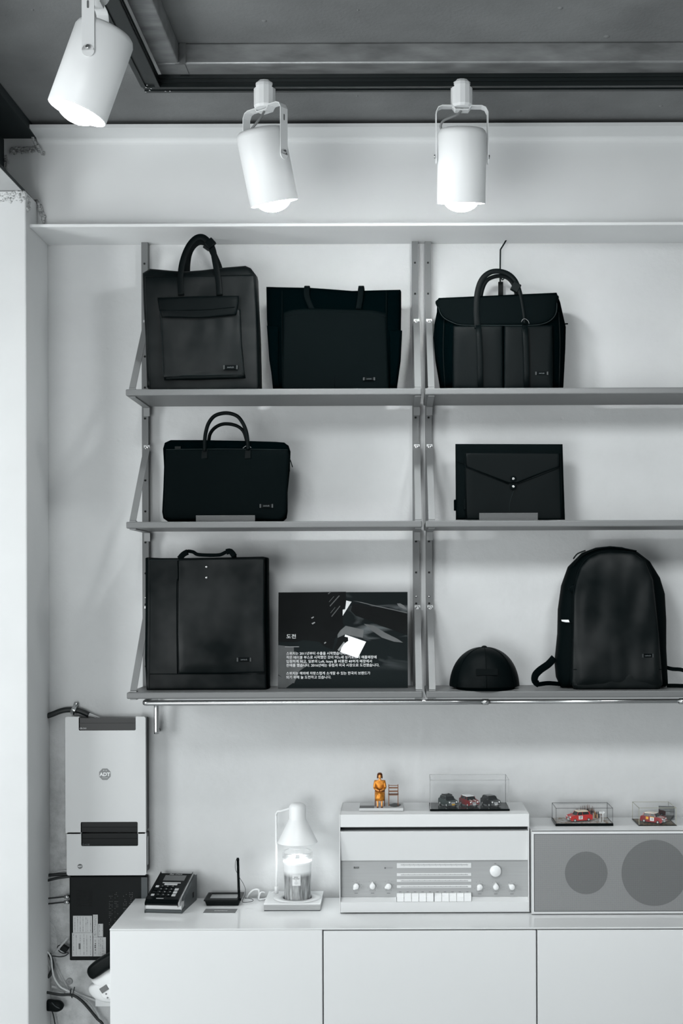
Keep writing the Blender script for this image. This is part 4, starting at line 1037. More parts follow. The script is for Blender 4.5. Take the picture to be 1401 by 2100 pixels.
def grille(name, hi, lo):
    m = bpy.data.materials.new(name); m.use_nodes = True; nt = m.node_tree; N = nt.nodes; L = nt.links
    b = N['Principled BSDF']; b.inputs['Roughness'].default_value = 0.6; b.inputs['Metallic'].default_value = 0.2
    tc = N.new('ShaderNodeTexCoord'); mp = N.new('ShaderNodeMapping'); L.new(tc.outputs['Object'], mp.inputs[0])
    mp.inputs['Rotation'].default_value = (0, R(45), 0); mp.inputs['Scale'].default_value = (370, 0.001, 370)
    ch = N.new('ShaderNodeTexVoronoi'); ch.inputs['Scale'].default_value = 1.0; ch.inputs['Randomness'].default_value = 0.0; L.new(mp.outputs[0], ch.inputs['Vector'])
    r = N.new('ShaderNodeValToRGB'); e = r.color_ramp.elements; e[0].position = 0.28; e[0].color = lo; e[1].position = 0.42; e[1].color = hi
    L.new(ch.outputs['Distance'], r.inputs[0]); L.new(r.outputs[0], b.inputs['Base Color']); return m
MG, MGd = grille('perforated_grille', G(156), G(72)), grille('perforated_grille_dark', G(126), G(52))
g = MB().box(sx0+fw+0.002, sx1-fw-0.002, yS-0.0002, yS+0.0012, zsB+0.0082, zsT-0.0082).build('grille', MG, sp)
for (cx, cy, rr, nm) in ((1202.4, 1790, 0.0622, 'tweeter_cone'), (1342.5, 1790, 0.0965, 'woofer_cone')):
    c = px(cx, cy, DS)
    MB().lathe([(rr, 0.0003), (rr, 0.0006), (0, 0.0006)], Matrix.Translation((c.x, yS, c.z)) @ Matrix.Rotation(R(90), 4, 'X'), 64, smooth=False).build(nm, MGd, sp)
for xx in (sx0+0.05, sx1-0.05):
    MB().cyl((xx, yS+0.04, ZC+0.0002), (xx, yS+0.04, zsB), 0.008, 12).build('foot', M_hifidark, sp)
    MB().cyl((xx, -0.04, ZC+0.0002), (xx, -0.04, zsB), 0.008, 12).build('foot', M_hifidark, sp)

# ================================================================== CANDLE WARMER AND CANDLE
cy_ = 3.828-DW
cx_ = px(610, 1850, 3.83).x
lm = thing('candle_warmer', 'white candle warming lamp with a conical shade on a square base, lit over the candle', 'lamp', (cx_, cy_, ZC))
bx0_, bx1_ = px(541, 1868, 3.756).x, px(657.5, 1868, 3.756).x
by0, by1 = 3.756-DW, 3.91-DW
zb0, zb1 = ZC+0.0025, ZC+0.0225
nb = 5
M_base = mat('lamp_base_white', G(224), 0.4); M_layer = mat('lamp_base_layer', G(176), 0.5)
hc = Vector((cx_, cy_)); hr = 0.0435
def plate_with_hole(z0_, z1_, m, nm):
    b = MB(); N_ = 48; sq = []
    for i in range(N_):
        a = 2*math.pi*i/N_-math.pi; dx, dy = math.cos(a), math.sin(a)
        tx = ((bx1_-hc.x) if dx > 0 else (hc.x-bx0_))/max(abs(dx), 1e-6); ty = ((by1-hc.y) if dy > 0 else (hc.y-by0))/max(abs(dy), 1e-6)
        t_ = min(tx, ty); sq.append((hc.x+dx*t_, hc.y+dy*t_))
    for cxx, cyy in ((bx0_, by0), (bx1_, by0), (bx1_, by1), (bx0_, by1)):
        j = min(range(N_), key=lambda i: (sq[i][0]-cxx)**2+(sq[i][1]-cyy)**2); sq[j] = (cxx, cyy)
    ci = [(hc.x+hr*math.cos(2*math.pi*i/N_-math.pi), hc.y+hr*math.sin(2*math.pi*i/N_-math.pi)) for i in range(N_)]
    V = {}
    for k, zz in ((0, z0_), (1, z1_)):
        V['s', k] = [b.bm.verts.new((p[0], p[1], zz)) for p in sq]; V['c', k] = [b.bm.verts.new((p[0], p[1], zz)) for p in ci]
    for i in range(N_):
        j = (i+1) % N_
        for quad in ((V['s', 1][i], V['s', 1][j], V['c', 1][j], V['c', 1][i]), (V['s', 0][i], V['s', 0][j], V['c', 0][j], V['c', 0][i]),
                     (V['s', 0][i], V['s', 0][j], V['s', 1][j], V['s', 1][i]), (V['c', 0][i], V['c', 0][j], V['c', 1][j], V['c', 1][i])):
            b.bm.faces.new(quad)
    return b.build(nm, m, lm)
hh = (zb1-zb0)/nb
for i in range(nb):
    plate_with_hole(zb0+i*hh, zb0+(i+1)*hh-0.0007, M_base if i == nb-1 else M_layer, 'base_layer')
box('base_core', bx0_+0.001, bx1_-0.001, by0+0.001, by1-0.001, ZC+0.0002, zb0-0.0001, M_hifidark, lm)
MB().lathe([(0.072, 0), (0.072, 0.0008), (0.0445, 0.0008), (0.0445, 0)], Matrix.Translation((hc.x, hc.y-0.0, zb1)) @ Matrix.Diagonal((1.0, 0.93, 1, 1)), 48, cap=False).build('cup_ring', M_base, lm)
pp = px(567, 1826, 3.885); zt_ = px(567, 1672, 3.87).z
c_top = Vector((cx_+0.0015, cy_, CAMZ-0.668))
MB().tube([(pp.x, pp.y, zb1), (pp.x, pp.y, zt_-0.02), (pp.x, pp.y-0.002, zt_), (pp.x+0.006, pp.y-0.008, zt_+0.010), (pp.x+0.018, pp.y-0.018, zt_+0.0135), (c_top.x-0.024, c_top.y+0.006, c_top.z+0.001)], 0.0034, 12, 6).build('stem', M_base, lm)
MB().lathe([(0.006, 0), (0.006, 0.018), (0.0045, 0.020)], Matrix.Translation((pp.x, pp.y, zb1)), 16).build('stem_socket', M_base, lm)
sh = MB(); zS_ = CAMZ-0.7675; zN = CAMZ-0.6985; zT = CAMZ-0.6485
prof = [(0.0605, zS_), (0.0262, zN), (0.0255, zN+0.002), (0.0255, zT-0.016)]
for i in range(1, 7):
    a = i/6*math.pi/2; prof.append((0.0255-0.016+0.016*math.cos(a), zT-0.016+0.016*math.sin(a)))
prof.append((0, zT))
inner = [(0.0590, zS_), (0.0248, zN), (0.0235, zT-0.02), (0, zT-0.01)]
Ms = Matrix.Translation((c_top.x, c_top.y, 0))
sh.lathe(prof, Ms, 48, cap=False); sh.lathe(inner, Ms, 48, cap=False)
for i in range(48): pass
sh.build('lamp_shade', mat('lamp_shade_white', G(226), 0.4, trans=0.0), lm)
MB().lathe([(0.006, 0.030), (0.012, 0.02), (0.024, -0.006), (0.025, -0.010), (0.014, -0.014), (0, -0.015)], Matrix.Translation((c_top.x, c_top.y, CAMZ-0.722)), 24).build('bulb', mat('warmer_bulb', (0.97, 1, 1, 1), emit=4), lm)
l = spot('warmer_light', (c_top.x, c_top.y, CAMZ-0.742), (c_top.x, c_top.y, 0), 1.6, 0.02, 140, 0.8)
l.parent = lm; l.matrix_parent_inverse = Matrix.Translation(-Vector(lm.location))
MB().tube([(pp.x+0.001, pp.y+0.004, zb1+0.002), (pp.x-0.012, pp.y+0.004, zb1+0.001), (pp.x-0.030, pp.y+0.004, ZC+0.006), (pp.x-0.048, pp.y-0.006, ZC+0.0035), (pp.x-0.055, pp.y+0.004, ZC+0.004), (pp.x-0.05, pp.y+0.017, ZC+0.02), (pp.x-0.038, pp.y+0.022, ZC+0.018)], 0.0024, 8, 5).build('power_cord', M_base, lm)
MB().tube([(pp.x-0.095, -0.032, ZC+0.0035), (pp.x-0.076, -0.030, ZC+0.024), (pp.x-0.058, -0.029, ZC+0.026), (pp.x-0.056, -0.030, ZC+0.008), (pp.x-0.060, -0.034, ZC+0.0035)], 0.003, 8, 5).build('power_cord', M_base, lm)
# candle in a flared jar
cn = thing('jar_candle', 'flared glass jar candle with a white label and marbled wax, under the warming lamp', 'candle', (cx_, cy_, ZC+0.0025))
MC = Matrix.Translation((cx_+0.0008, cy_, 0))
z0j = ZC+0.0027
def jr(t): return 0.0400+0.0005*math.sin(t*3)+0.0075*max(0, t-0.35)**1.6*1.9
Hj = (CAMZ-0.794)-z0j
zw = (CAMZ-0.8225)-z0j
jb = MB(); n_ = 16
outer = [(jr(i/n_), z0j+Hj*i/n_) for i in range(n_+1)]
jb.lathe([(0.0, z0j)]+[(0.034, z0j)]+outer+[(jr(1)-0.002, z0j+Hj)]+[(jr(i/n_)-0.0022, z0j+Hj*i/n_) for i in range(n_, int(zw/Hj*n_), -1)]+[(0, z0j+zw+0.001)], MC, 48, cap=False)
jar_glass = mat('jar_glass', (0.97, 0.98, 0.98, 1), 0.02, trans=1.0, ior=1.2, alpha=0.35)
jb.build('glass_jar', jar_glass, cn)
def wax_material():
    m = bpy.data.materials.new('marbled_wax'); m.use_nodes = True; nt = m.node_tree; N = nt.nodes; L = nt.links
    b = N['Principled BSDF']; b.inputs['Roughness'].default_value = 0.5; b.inputs['Coat Weight'].default_value = 0.5; b.inputs['Coat Roughness'].default_value = 0.1
    tc = N.new('ShaderNodeTexCoord'); sx = N.new('ShaderNodeSeparateXYZ'); L.new(tc.outputs['Object'], sx.inputs[0])
    mp = N.new('ShaderNodeMapping'); mp.inputs['Scale'].default_value = (130, 130, 22); L.new(tc.outputs['Object'], mp.inputs[0])
    n = N.new('ShaderNodeTexNoise'); n.inputs['Scale'].default_value = 1.0; n.inputs['Detail'].default_value = 4; L.new(mp.outputs[0], n.inputs['Vector'])
    r = N.new('ShaderNodeValToRGB'); r.color_ramp.elements[0].position = .35; r.color_ramp.elements[0].color = G(106); r.color_ramp.elements[1].position = .68; r.color_ramp.elements[1].color = G(178); L.new(n.outputs[0], r.inputs[0])
    ml = N.new('ShaderNodeMapRange'); ml.inputs[1].default_value = z0j+0.088; ml.inputs[2].default_value = z0j+0.104; L.new(sx.outputs[2], ml.inputs[0])
    mx = N.new('ShaderNodeMix'); mx.data_type = 'RGBA'; L.new(ml.outputs[0], mx.inputs[0]); L.new(r.outputs[0], mx.inputs[6]); mx.inputs[7].default_value = G(240); L.new(mx.outputs[2], b.inputs['Base Color'])
    b.inputs['Subsurface Weight'].default_value = 0.25; b.inputs['Subsurface Radius'].default_value = (0.02, 0.02, 0.02)
    return m
wx = MB(); wx.lathe([(0, z0j+0.003), (0.0375, z0j+0.003)]+[(jr(i/n_*zw/Hj)-0.0012, z0j+0.003+(zw-0.003)*i/n_) for i in range(n_+1)]+[(0, z0j+zw)], MC, 48, cap=False)
wx.build('wax', wax_material(), cn)
MB().box(cx_-0.006, cx_+0.008, cy_-0.0006, cy_+0.0006, z0j+zw, z0j+zw+0.009).build('wooden_wick', mat('wick', G(120), 0.8), cn)
lb = MB(); za, zb__ = px(609, 1816.6, 3.787).z, px(609, 1793.4, 3.787).z
for (a0, a1) in ((-17, 17),):
    ns = 8; vs = []
    for k in range(ns+1):
        a = R(-90+a0+(a1-a0)*k/ns)
        for (rr, zz) in ((0.0418, za), (0.0418, zb__), (0.0412, zb__), (0.0412, za)):
            vs.append(lb.bm.verts.new((cx_+0.0008+rr*math.cos(a), cy_+rr*math.sin(a), zz)))
    for k in range(ns):
        for q in range(4): lb.bm.faces.new((vs[k*4+q], vs[k*4+(q+1) % 4], vs[k*4+4+(q+1) % 4], vs[k*4+4+q]))
    lb.bm.faces.new(vs[:4]); lb.bm.faces.new(vs[-4:])
lo_ = lb.build('jar_label', mat('jar_label_paper', G(216), 0.6), cn)
yl_ = cy_-0.0424
text('label_print', 'W\\V.', 0.0062, (cx_, yl_, zb__-0.0085), M_label_print, lo_)
text('label_print', 'TRILOGY', 0.0048, (cx_, yl_, zb__-0.0130), M_label_print, lo_, spacing=1.15)
text('label_print', '~', 0.009, (cx_, yl_, zb__-0.0185), M_label_print, lo_)
for k, ww in enumerate((0.009, 0.012, 0.008)):
    box('label_line', cx_-ww/2, cx_+ww/2, yl_-0.0002, yl_+0.0002, zb__-0.0232-k*0.0028, zb__-0.0226-k*0.0028, M_label_grey, lo_)

# ================================================================== CARD TERMINAL
tm_x, tm_y = px(335, 1872, 3.735).x, 3.735-DW
tmn = thing('card_terminal', 'black and silver card payment terminal with a sloping keypad, left end of the counter', 'terminal', (tm_x, tm_y, ZC))
tmn.rotation_euler = (0, 0, R(-6))
wT, LT = 0.112, 0.165
x0, x1 = -wT/2, wT/2
def tprism(nm, prof, m, xa=x0, xb=x1, bev=0.003):
    b = MB(); b.prism(prof, xa, xb, 'X')
    if bev: b.bevel(bev, 3)
    o = b.build(nm, m); o.parent = tmn; return o
hF, hB = 0.037, 0.082
tprism('base', [(0, 0.0006), (LT, 0.0006), (LT, 0.030), (0.0, 0.0095)], M_dgrey)
tprism('silver_band', [(0.0005, 0.0100), (LT-0.002, 0.0305), (LT-0.002, 0.068), (0.0005, 0.0215)], M_silver, x0+0.0005, x1-0.0005)
tprism('upper_shell', [(0.001, 0.022), (LT-0.001, 0.0685), (LT-0.001, hB), (0.012, hF+0.001), (0.001, hF-0.008)], M_pblack, x0+0.0003, x1-0.012, 0.006)
tprism('side_cheek', [(0.030, 0.012), (LT-0.0005, 0.012), (LT-0.0005, hB-0.004), (0.030, 0.038)], M_dgrey, x1-0.007, x1+0.001, 0.0015)
tprism('side_trim', [(0.001, 0.0220), (LT-0.001, 0.0685), (LT-0.001, hB-0.0004), (0.014, hF+0.0006), (0.001, hF-0.006)], M_silver, x1-0.0115, x1-0.0075, 0.0005)
# things on the slope, expressed along it
sl = math.atan2(hB-hF-0.001, LT-0.013)
MS = Matrix.Translation((0, 0.012, hF+0.001)) @ Matrix.Rotation(sl, 4, 'X')
def on_slope(nm, u0, u1, v0, v1, hgt, m, bev=0.0):
    b = MB(); b.box(u0, u1, v0, v1, 0.0, hgt)
    if bev: b.bevel(bev, 2)
    b.bm.transform(MS); o = b.build(nm, m); o.parent = tmn; return o
Ls = (LT-0.013)/math.cos(sl)
on_slope('display', x0+0.020, x1-0.026, Ls*0.70, Ls*0.90, 0.0008, mat('lcd_grey', G(92), 0.25), 0.0003)
on_slope('silver_bar', x0+0.024, x1-0.032, Ls*0.595, Ls*0.615, 0.0022, M_silver, 0.0005)
on_slope('silver_bar', x0+0.032, x1-0.040, Ls*0.52, Ls*0.575, 0.0018, M_silver, 0.0005)
on_slope('silver_bar', x0+0.030, x1-0.060, Ls*0.02, Ls*0.032, 0.0010, M_silver)
M_keytxt = mat('key_print', G(190), 0.5)
keys = ['123', '456', '789', '*0#']
for r_ in range(4):
    for c_ in range(3):
        u = x0+0.030+c_*0.016; v = Ls*(0.46-r_*0.105)
        k = on_slope('key', u-0.006, u+0.006, v-0.005, v+0.005, 0.0025, M_mblack, 0.0008)
        tt = text('key_digit', keys[r_][c_], 0.0075, (0, 0, 0), M_keytxt, None, rot=(0, 0, 0), depth=0.0001)
        tt.data.transform(MS @ Matrix.Translation((u, v, 0.0028))); tt.parent = k
    u = x0+0.014; v = Ls*(0.46-r_*0.105)
    on_slope('side_key', u-0.005, u+0.005, v-0.0045, v+0.0045, 0.0025, M_silver if r_ in (0, 3) else M_mblack, 0.0008)
    u = x0+0.078
    if r_ > 0: on_slope('side_key', u-0.006, u+0.006, v-0.0055, v+0.0055, 0.0025, M_silver, 0.0008)
tt = text('terminal_name', 'Easy Check', 0.0085, (0, 0, 0), M_keytxt, None, rot=(0, 0, 0), depth=0.0001, shear=0.3)
tt.data.transform(MS @ Matrix.Translation((-0.006, Ls*0.945, 0.0004))); tt.parent = tmn
o = box('side_port', x1+0.0002, x1+0.0016, LT-0.05, LT-0.035, 0.018, 0.034, M_hole); o.parent = tmn

# ================================================================== SIGNATURE PAD, STYLUS, CARDS
yA, yB = 3.815-DW, 3.912-DW; xA, xB = -0.586, -0.476
sg = thing('signature_pad', 'small black signature pad with a grey screen beside the business cards', 'signature pad', ((xA+xB)/2, (yA+yB)/2, ZC))
b = MB(); b.hull8([(xA+0.008, yA+0.004, ZC+0.0006), (xB-0.006, yA+0.004, ZC+0.0006), (xB-0.006, yB-0.004, ZC+0.0006), (xA+0.008, yB-0.004, ZC+0.0006),
                   (xA+0.003, yA+0.001, ZC+0.015), (xB-0.002, yA+0.001, ZC+0.015), (xB-0.002, yB-0.001, ZC+0.015), (xA+0.003, yB-0.001, ZC+0.015)]); b.bevel(0.001, 2)
b.build('tray', M_mblack, sg)
b = MB(); w_ = 0.013
b.box(xA, xB, yA, yA+0.024, ZC+0.0152, ZC+0.0185); b.box(xA, xB, yB-w_, yB, ZC+0.0152, ZC+0.0185)
b.box(xA, xA+w_, yA+0.024, yB-w_, ZC+0.0152, ZC+0.0185); b.box(xB-w_, xB, yA+0.024, yB-w_, ZC+0.0152, ZC+0.0185)
b.build('bezel', M_mblack, sg)
box('screen', xA+w_, xB-w_, yA+0.024, yB-w_, ZC+0.0151, ZC+0.0160, mat('pad_screen', G(150), 0.3), sg)
for (a0, a1) in ((xA+0.002, xA+0.0028), (xB-0.0028, xB-0.002)):
    box('rim_line', a0, a1, yA+0.002, yB-0.002, ZC+0.0185, ZC+0.0187, M_dgrey, sg)
t_ = text('pad_name', 'Easy Check', 0.0075, (0, 0, 0), M_dgrey, sg, rot=(0, 0, 0), depth=0.0001, shear=0.3)
t_.data.transform(Matrix.Translation(((xA+xB)/2-0.004, yA+0.012, ZC+0.0188)))
clip = px(491, 1845, 3.81)
box('pen_clip', clip.x-0.006, clip.x+0.005, yA-0.002, yA+0.07, ZC+0.016, ZC+0.024, M_pblack, sg, 0.002)
s0 = px(490.5, 1846, 3.812); s1_ = px(487.8, 1759, 3.835)
s0.z = ZC+0.0165
st = thing('stylus', 'black stylus pen standing upright in the signature pad, with a thin tether', 'pen', (s0.x, s0.y, s0.z))
d = (s1_-s0)
MB().tube([s0+Vector((0, 0.002, 0.0085)), s0+d*0.3, s0+d*0.94], 0.0040, 14, 0).build('pen_body', M_pblack, st)
MB().cyl(s0+d*0.94, s1_, 0.0048, 14, r2=0.0035).build('pen_cap', M_mblack, st)
MB().tube([px(486.5, 1760, 3.835), px(483.5, 1766, 3.835), px(482.5, 1776, 3.835), px(483.5, 1784, 3.835), px(487, 1791, 3.83), px(492, 1801, 3.84), px(499, 1812, 3.845), px(503.5, 1824, 3.845), px(503, 1834, 3.84), px(500, 1841, 3.825), px(497, 1847, 3.822), px(499, 1850.5, 3.822), px(509, 1850, 3.825), px(518, 1848, 3.83), px(519, 1845, 3.84), px(512, 1842.5, 3.85), px(502, 1842, 3.85)], 0.0008, 6, 4).build('tether', M_wblack, st)
cA, cB = 3.735-DW, 3.775-DW
def card(nm, label, dx, dy, z0_, m, printed, T):
    t = thing(nm, label, 'card', (T[0]+dx, T[1]+dy, z0_), 'business cards on the counter')
    b = MB(); b.box(-0.0475, 0.0475, -0.0225, 0.0225, 0, 0.0011); b.bm.transform(Matrix.Shear('XY', 4, (0, 0)))
    o = b.build('card_sheet', m); o.parent = t; t.rotation_euler = (0, 0, R(-1.5))
    if printed:
        q = text('card_print', "switchkory'", 0.0085, (0, 0, 0), M_whiteprint, None, rot=(0, 0, 0), depth=0.0001, bold=0.0001)
        q.data.transform(Matrix.Translation((0.002, 0.0, 0.0013))); q.parent = o
cT = (px(452, 1872, 3.75).x, 3.752-DW)
card('business_card', 'white business card edge showing under the dark grey card', 0.001, -0.006, ZC+0.0003, M_label if False else M_whiteprint, False, cT)
card('business_card', 'dark grey business card with white lettering in front of the signature pad', 0, 0, ZC+0.0016, mat('card_grey', G(100), 0.5), True, cT)

# ================================================================== FIGURINE
ZL = CAMZ-0.665                       # top of the radio's lid
M_pane = mat('acrylic_pane', (0.35, 0.38, 0.39, 1), 0.05, spec=0.5, alpha=0.035)
M_paneedge = mat('acrylic_pane_edge', G(176), 0.2, alpha=0.55)
M_plinth = mat('pale_stone_plinth', G(186), 0.5)
M_bronze = mat('gilt_bronze', rgb(196, 126, 44), 0.38, metal=0.55, var=0.25, vscale=160)
M_bronzed = mat('dark_bronze', rgb(96, 52, 26), 0.45, metal=0.4, var=0.2, vscale=200)
M_skin = mat('pale_gilt', rgb(226, 160, 92), 0.4, metal=0.35)
Dm = 3.79
fx = px(779, 1655, Dm).x; fy = 3.815-DW
fg = thing('figurine', 'small golden bronze figurine of a seated woman beside an empty chair, on the radio', 'figurine', (px(782, 1660, 3.8).x, 3.82-DW, ZL))
ba, bb_ = px(736.5, 1663, 3.772), px(827.5, 1663, 3.772)
box('plinth', ba.x, bb_.x, 3.770-DW, 3.868-DW, ZL+0.0003, ZL+0.009, M_plinth, fg, 0.0008)
zp_ = ZL+0.009
pa, pb = px(737.5, 1655, 3.78), px(767.5, 1655, 3.78)
box('dark_plaque', pa.x, pb.x, 3.772-DW, 3.812-DW, zp_, zp_+0.0008, mat('plaque_grey', G(84), 0.5, var=0.15, vscale=120), fg)
S_ = 0.0755
def fp_(x, y, z_): return (fx+x*S_, fy+y*S_, zp_+z_*S_)
def skin_mesh(name, joints, bones, m, parent, sub=2):
    me = bpy.data.meshes.new(name); me.from_pydata([fp_(*j[:3]) for j in joints], bones, [])
    o = bpy.data.objects.new('tmp_skin', me); COL.objects.link(o)
    sk = o.modifiers.new('s', 'SKIN'); sk.use_smooth_shade = True
    sb_ = o.modifiers.new('u', 'SUBSURF'); sb_.levels = sub; sb_.render_levels = sub
    for i, j in enumerate(joints):
        sv = me.skin_vertices[0].data[i]; rx = j[3]*S_; ry = (j[4] if len(j) > 4 else j[3])*S_
        sv.radius = (rx, ry); sv.use_root = (i == 0)
    bpy.context.view_layer.update()
    m2 = bpy.data.meshes.new_from_object(o.evaluated_get(bpy.context.evaluated_depsgraph_get()))
    COL.objects.unlink(o); bpy.data.objects.remove(o)
    m2.materials.clear(); return link(name, m2, m, parent)
J = [(0, 0.03, 0.53, .13, .09), (0, 0.03, 0.72, .09, .07), (0, 0.02, 0.92, .12, .08), (0, 0.01, 1.02, .07, .07), (0, 0.0, 1.07, .045, .045), (0, -0.02, 1.125, .072, .08), (0, -0.015, 1.20, .078, .088), (0, 0.0, 1.25, .04, .05),
     (.17, .02, .965, .065), (.205, -.02, .72, .05), (.10, -.20, .645, .036), (.045, -.25, .635, .035), (.01, -.27, .625, .018),
     (-.17, .02, .965, .065), (-.205, -.02, .72, .05), (-.10, -.20, .645, .036), (-.045, -.25, .635, .035), (-.01, -.27, .625, .018),
     (.095, -.05, .51, .085), (.10, -.38, .49, .045), (.085, -.40, .26, .045), (.08, -.43, .07, .034), (.085, -.52, .035, .033),
     (-.095, -.05, .51, .085), (-.10, -.38, .49, .045), (-.085, -.40, .26, .045), (-.08, -.43, .07, .034), (-.085, -.52, .035, .033)]
Bn = [(0, 1), (1, 2), (2, 3), (3, 4), (4, 5), (5, 6), (6, 7), (2, 8), (8, 9), (9, 10), (10, 11), (11, 12), (2, 13), (13, 14), (14, 15), (15, 16), (16, 17),
      (0, 18), (18, 19), (19, 20), (20, 21), (21, 22), (0, 23), (23, 24), (24, 25), (25, 26), (26, 27)]
skin_mesh('figure', J, Bn, M_skin, fg)
nb_ = MB()   # blouse over the torso and sleeves, as its own garment
def garment(name, js, bs, m): return skin_mesh(name, js, bs, m, fg)
garment('blouse', [(0, 0.03, 0.60, .165, .12), (0, 0.03, 0.75, .145, .115), (0, 0.02, 0.93, .165, .115), (0, 0.01, 1.01, .075, .075), (.175, .02, .96, .078), (.212, -.02, .72, .066), (.12, -.18, .65, .052), (-.175, .02, .96, .078), (-.212, -.02, .72, .066), (-.12, -.18, .65, .052)],
        [(0, 1), (1, 2), (2, 3), (2, 4), (4, 5), (5, 6), (2, 7), (7, 8), (8, 9)], M_bronze)
def ring_loft(name, rings, m, parent, seg=20):
    b = MB(); rr = []
    for (cx, cy, czz, rx, ry) in rings:
        rr.append([b.bm.verts.new(fp_(cx+rx*math.cos(2*math.pi*k/seg)*(1), cy+ry*math.sin(2*math.pi*k/seg), czz+0.01*math.sin(6*2*math.pi*k/seg))) for k in range(seg)])
    for p, q in zip(rr, rr[1:]):
        for k in range(seg): b.bm.faces.new((p[k], p[(k+1) % seg], q[(k+1) % seg], q[k])).smooth = True
    b.bm.faces.new(rr[0]); b.bm.faces.new(rr[-1]); return b.build(name, m, parent)
ring_loft('skirt', [(0, -.17, .60, .19, .25), (0, -.20, .53, .205, .30), (0, -.24, .45, .20, .27), (0, -.36, .38, .19, .15), (0, -.38, .27, .18, .12)], M_bronze, fg)
ring_loft('skirt_waist', [(0, -.02, .67, .165, .13), (0, -.10, .60, .20, .20), (0, -.14, .54, .205, .24)], M_bronzed, fg)
hb = MB()
hb.lathe([(0, .135), (.07, .12), (.105, .07), (.112, .0), (.118, -.07), (.112, -.10), (.09, -.09), (.095, 0), (.085, .06), (0, .11)], Matrix.Translation(fp_(0, 0.012, 1.185)) @ Matrix.Diagonal((S_, S_, S_, 1)), 24, cap=False)
for v in [v for v in hb.bm.verts if v.co.y < fy-0.045*S_ and v.co.z < zp_+1.23*S_ and abs(v.co.x-fx) < 0.065*S_]: hb.bm.verts.remove(v)
hb.build('hair', M_bronzed, fg)
nn = MB().lathe([(0, -.012), (.010, -.006), (.008, .004), (0, .022)], Matrix.Translation(fp_(0, -.102, 1.155)) @ Matrix.Diagonal((S_, S_, S_, 1)), 8, cap=False).build('nose', M_skin, fg)
for sx_ in (-1, 1):
    MB().lathe([(0, -.006), (.012, 0), (0, .006)], Matrix.Translation(fp_(.032*sx_, -.092, 1.185)) @ Matrix.Diagonal((S_, S_*.6, S_, 1)), 8, cap=False).build('eye', M_bronzed, fg)
    MB().lathe([(.045, -.01), (.05, .02), (.03, .06), (0, .065)], Matrix.Translation(fp_(.085*sx_, -.47, .0)) @ Matrix.Diagonal((S_*.8, S_*1.7, S_, 1)), 12).build('shoe', M_bronzed, fg)
def chair(cx_m, m, cy=0.0):
    def bx_(nm, a0, a1, b0, b1, c0, c1): 
        p = fp_(a0+cx_m, b0+cy, c0); q = fp_(a1+cx_m, b1+cy, c1); return box(nm, p[0], q[0], p[1], q[1], p[2], q[2], m, fg)
    for sx_ in (-1, 1):
        e = sx_*.185
        bx_('chair_leg', e-.016, e+.016, -.19, -.155, 0, .42); bx_('chair_post', e-.016, e+.016, .17, .20, 0, .80)
        bx_('chair_rail', e-.01, e+.01, -.155, .17, .18, .20)
    bx_('chair_seat', -.205, .205, -.2, .17, .42, .445)
    for z_ in (.75, .64, .50): bx_('chair_slat', -.168, .168, .175, .19, z_, z_+(.025 if z_ > .7 else .055))
chair(0, M_bronzed, 0.06)
chair((px(807, 1640, 3.83).x-fx)/S_, mat('chair_bronze', rgb(120, 84, 62), 0.45, metal=0.5), 0.1)
sx_c = px(812, 1652, 3.80)
pb_ = MB(); pb_.prism([(sx_c.x-0.003+0.0175*math.cos(a)*(1+0.12*math.sin(5*a)), 3.822-DW+0.030*math.sin(a)*(1+0.12*math.cos(4*a))) for a in [2*math.pi*i/28 for i in range(28)]], zp_+0.0001, zp_+0.0006, 'Z')
pb_.build('chair_shadow_patch', mat('chair_shadow_dark', rgb(44, 52, 52), 0.5), fg)  # shadow blob under the empty chair, put in as a flat dark patch

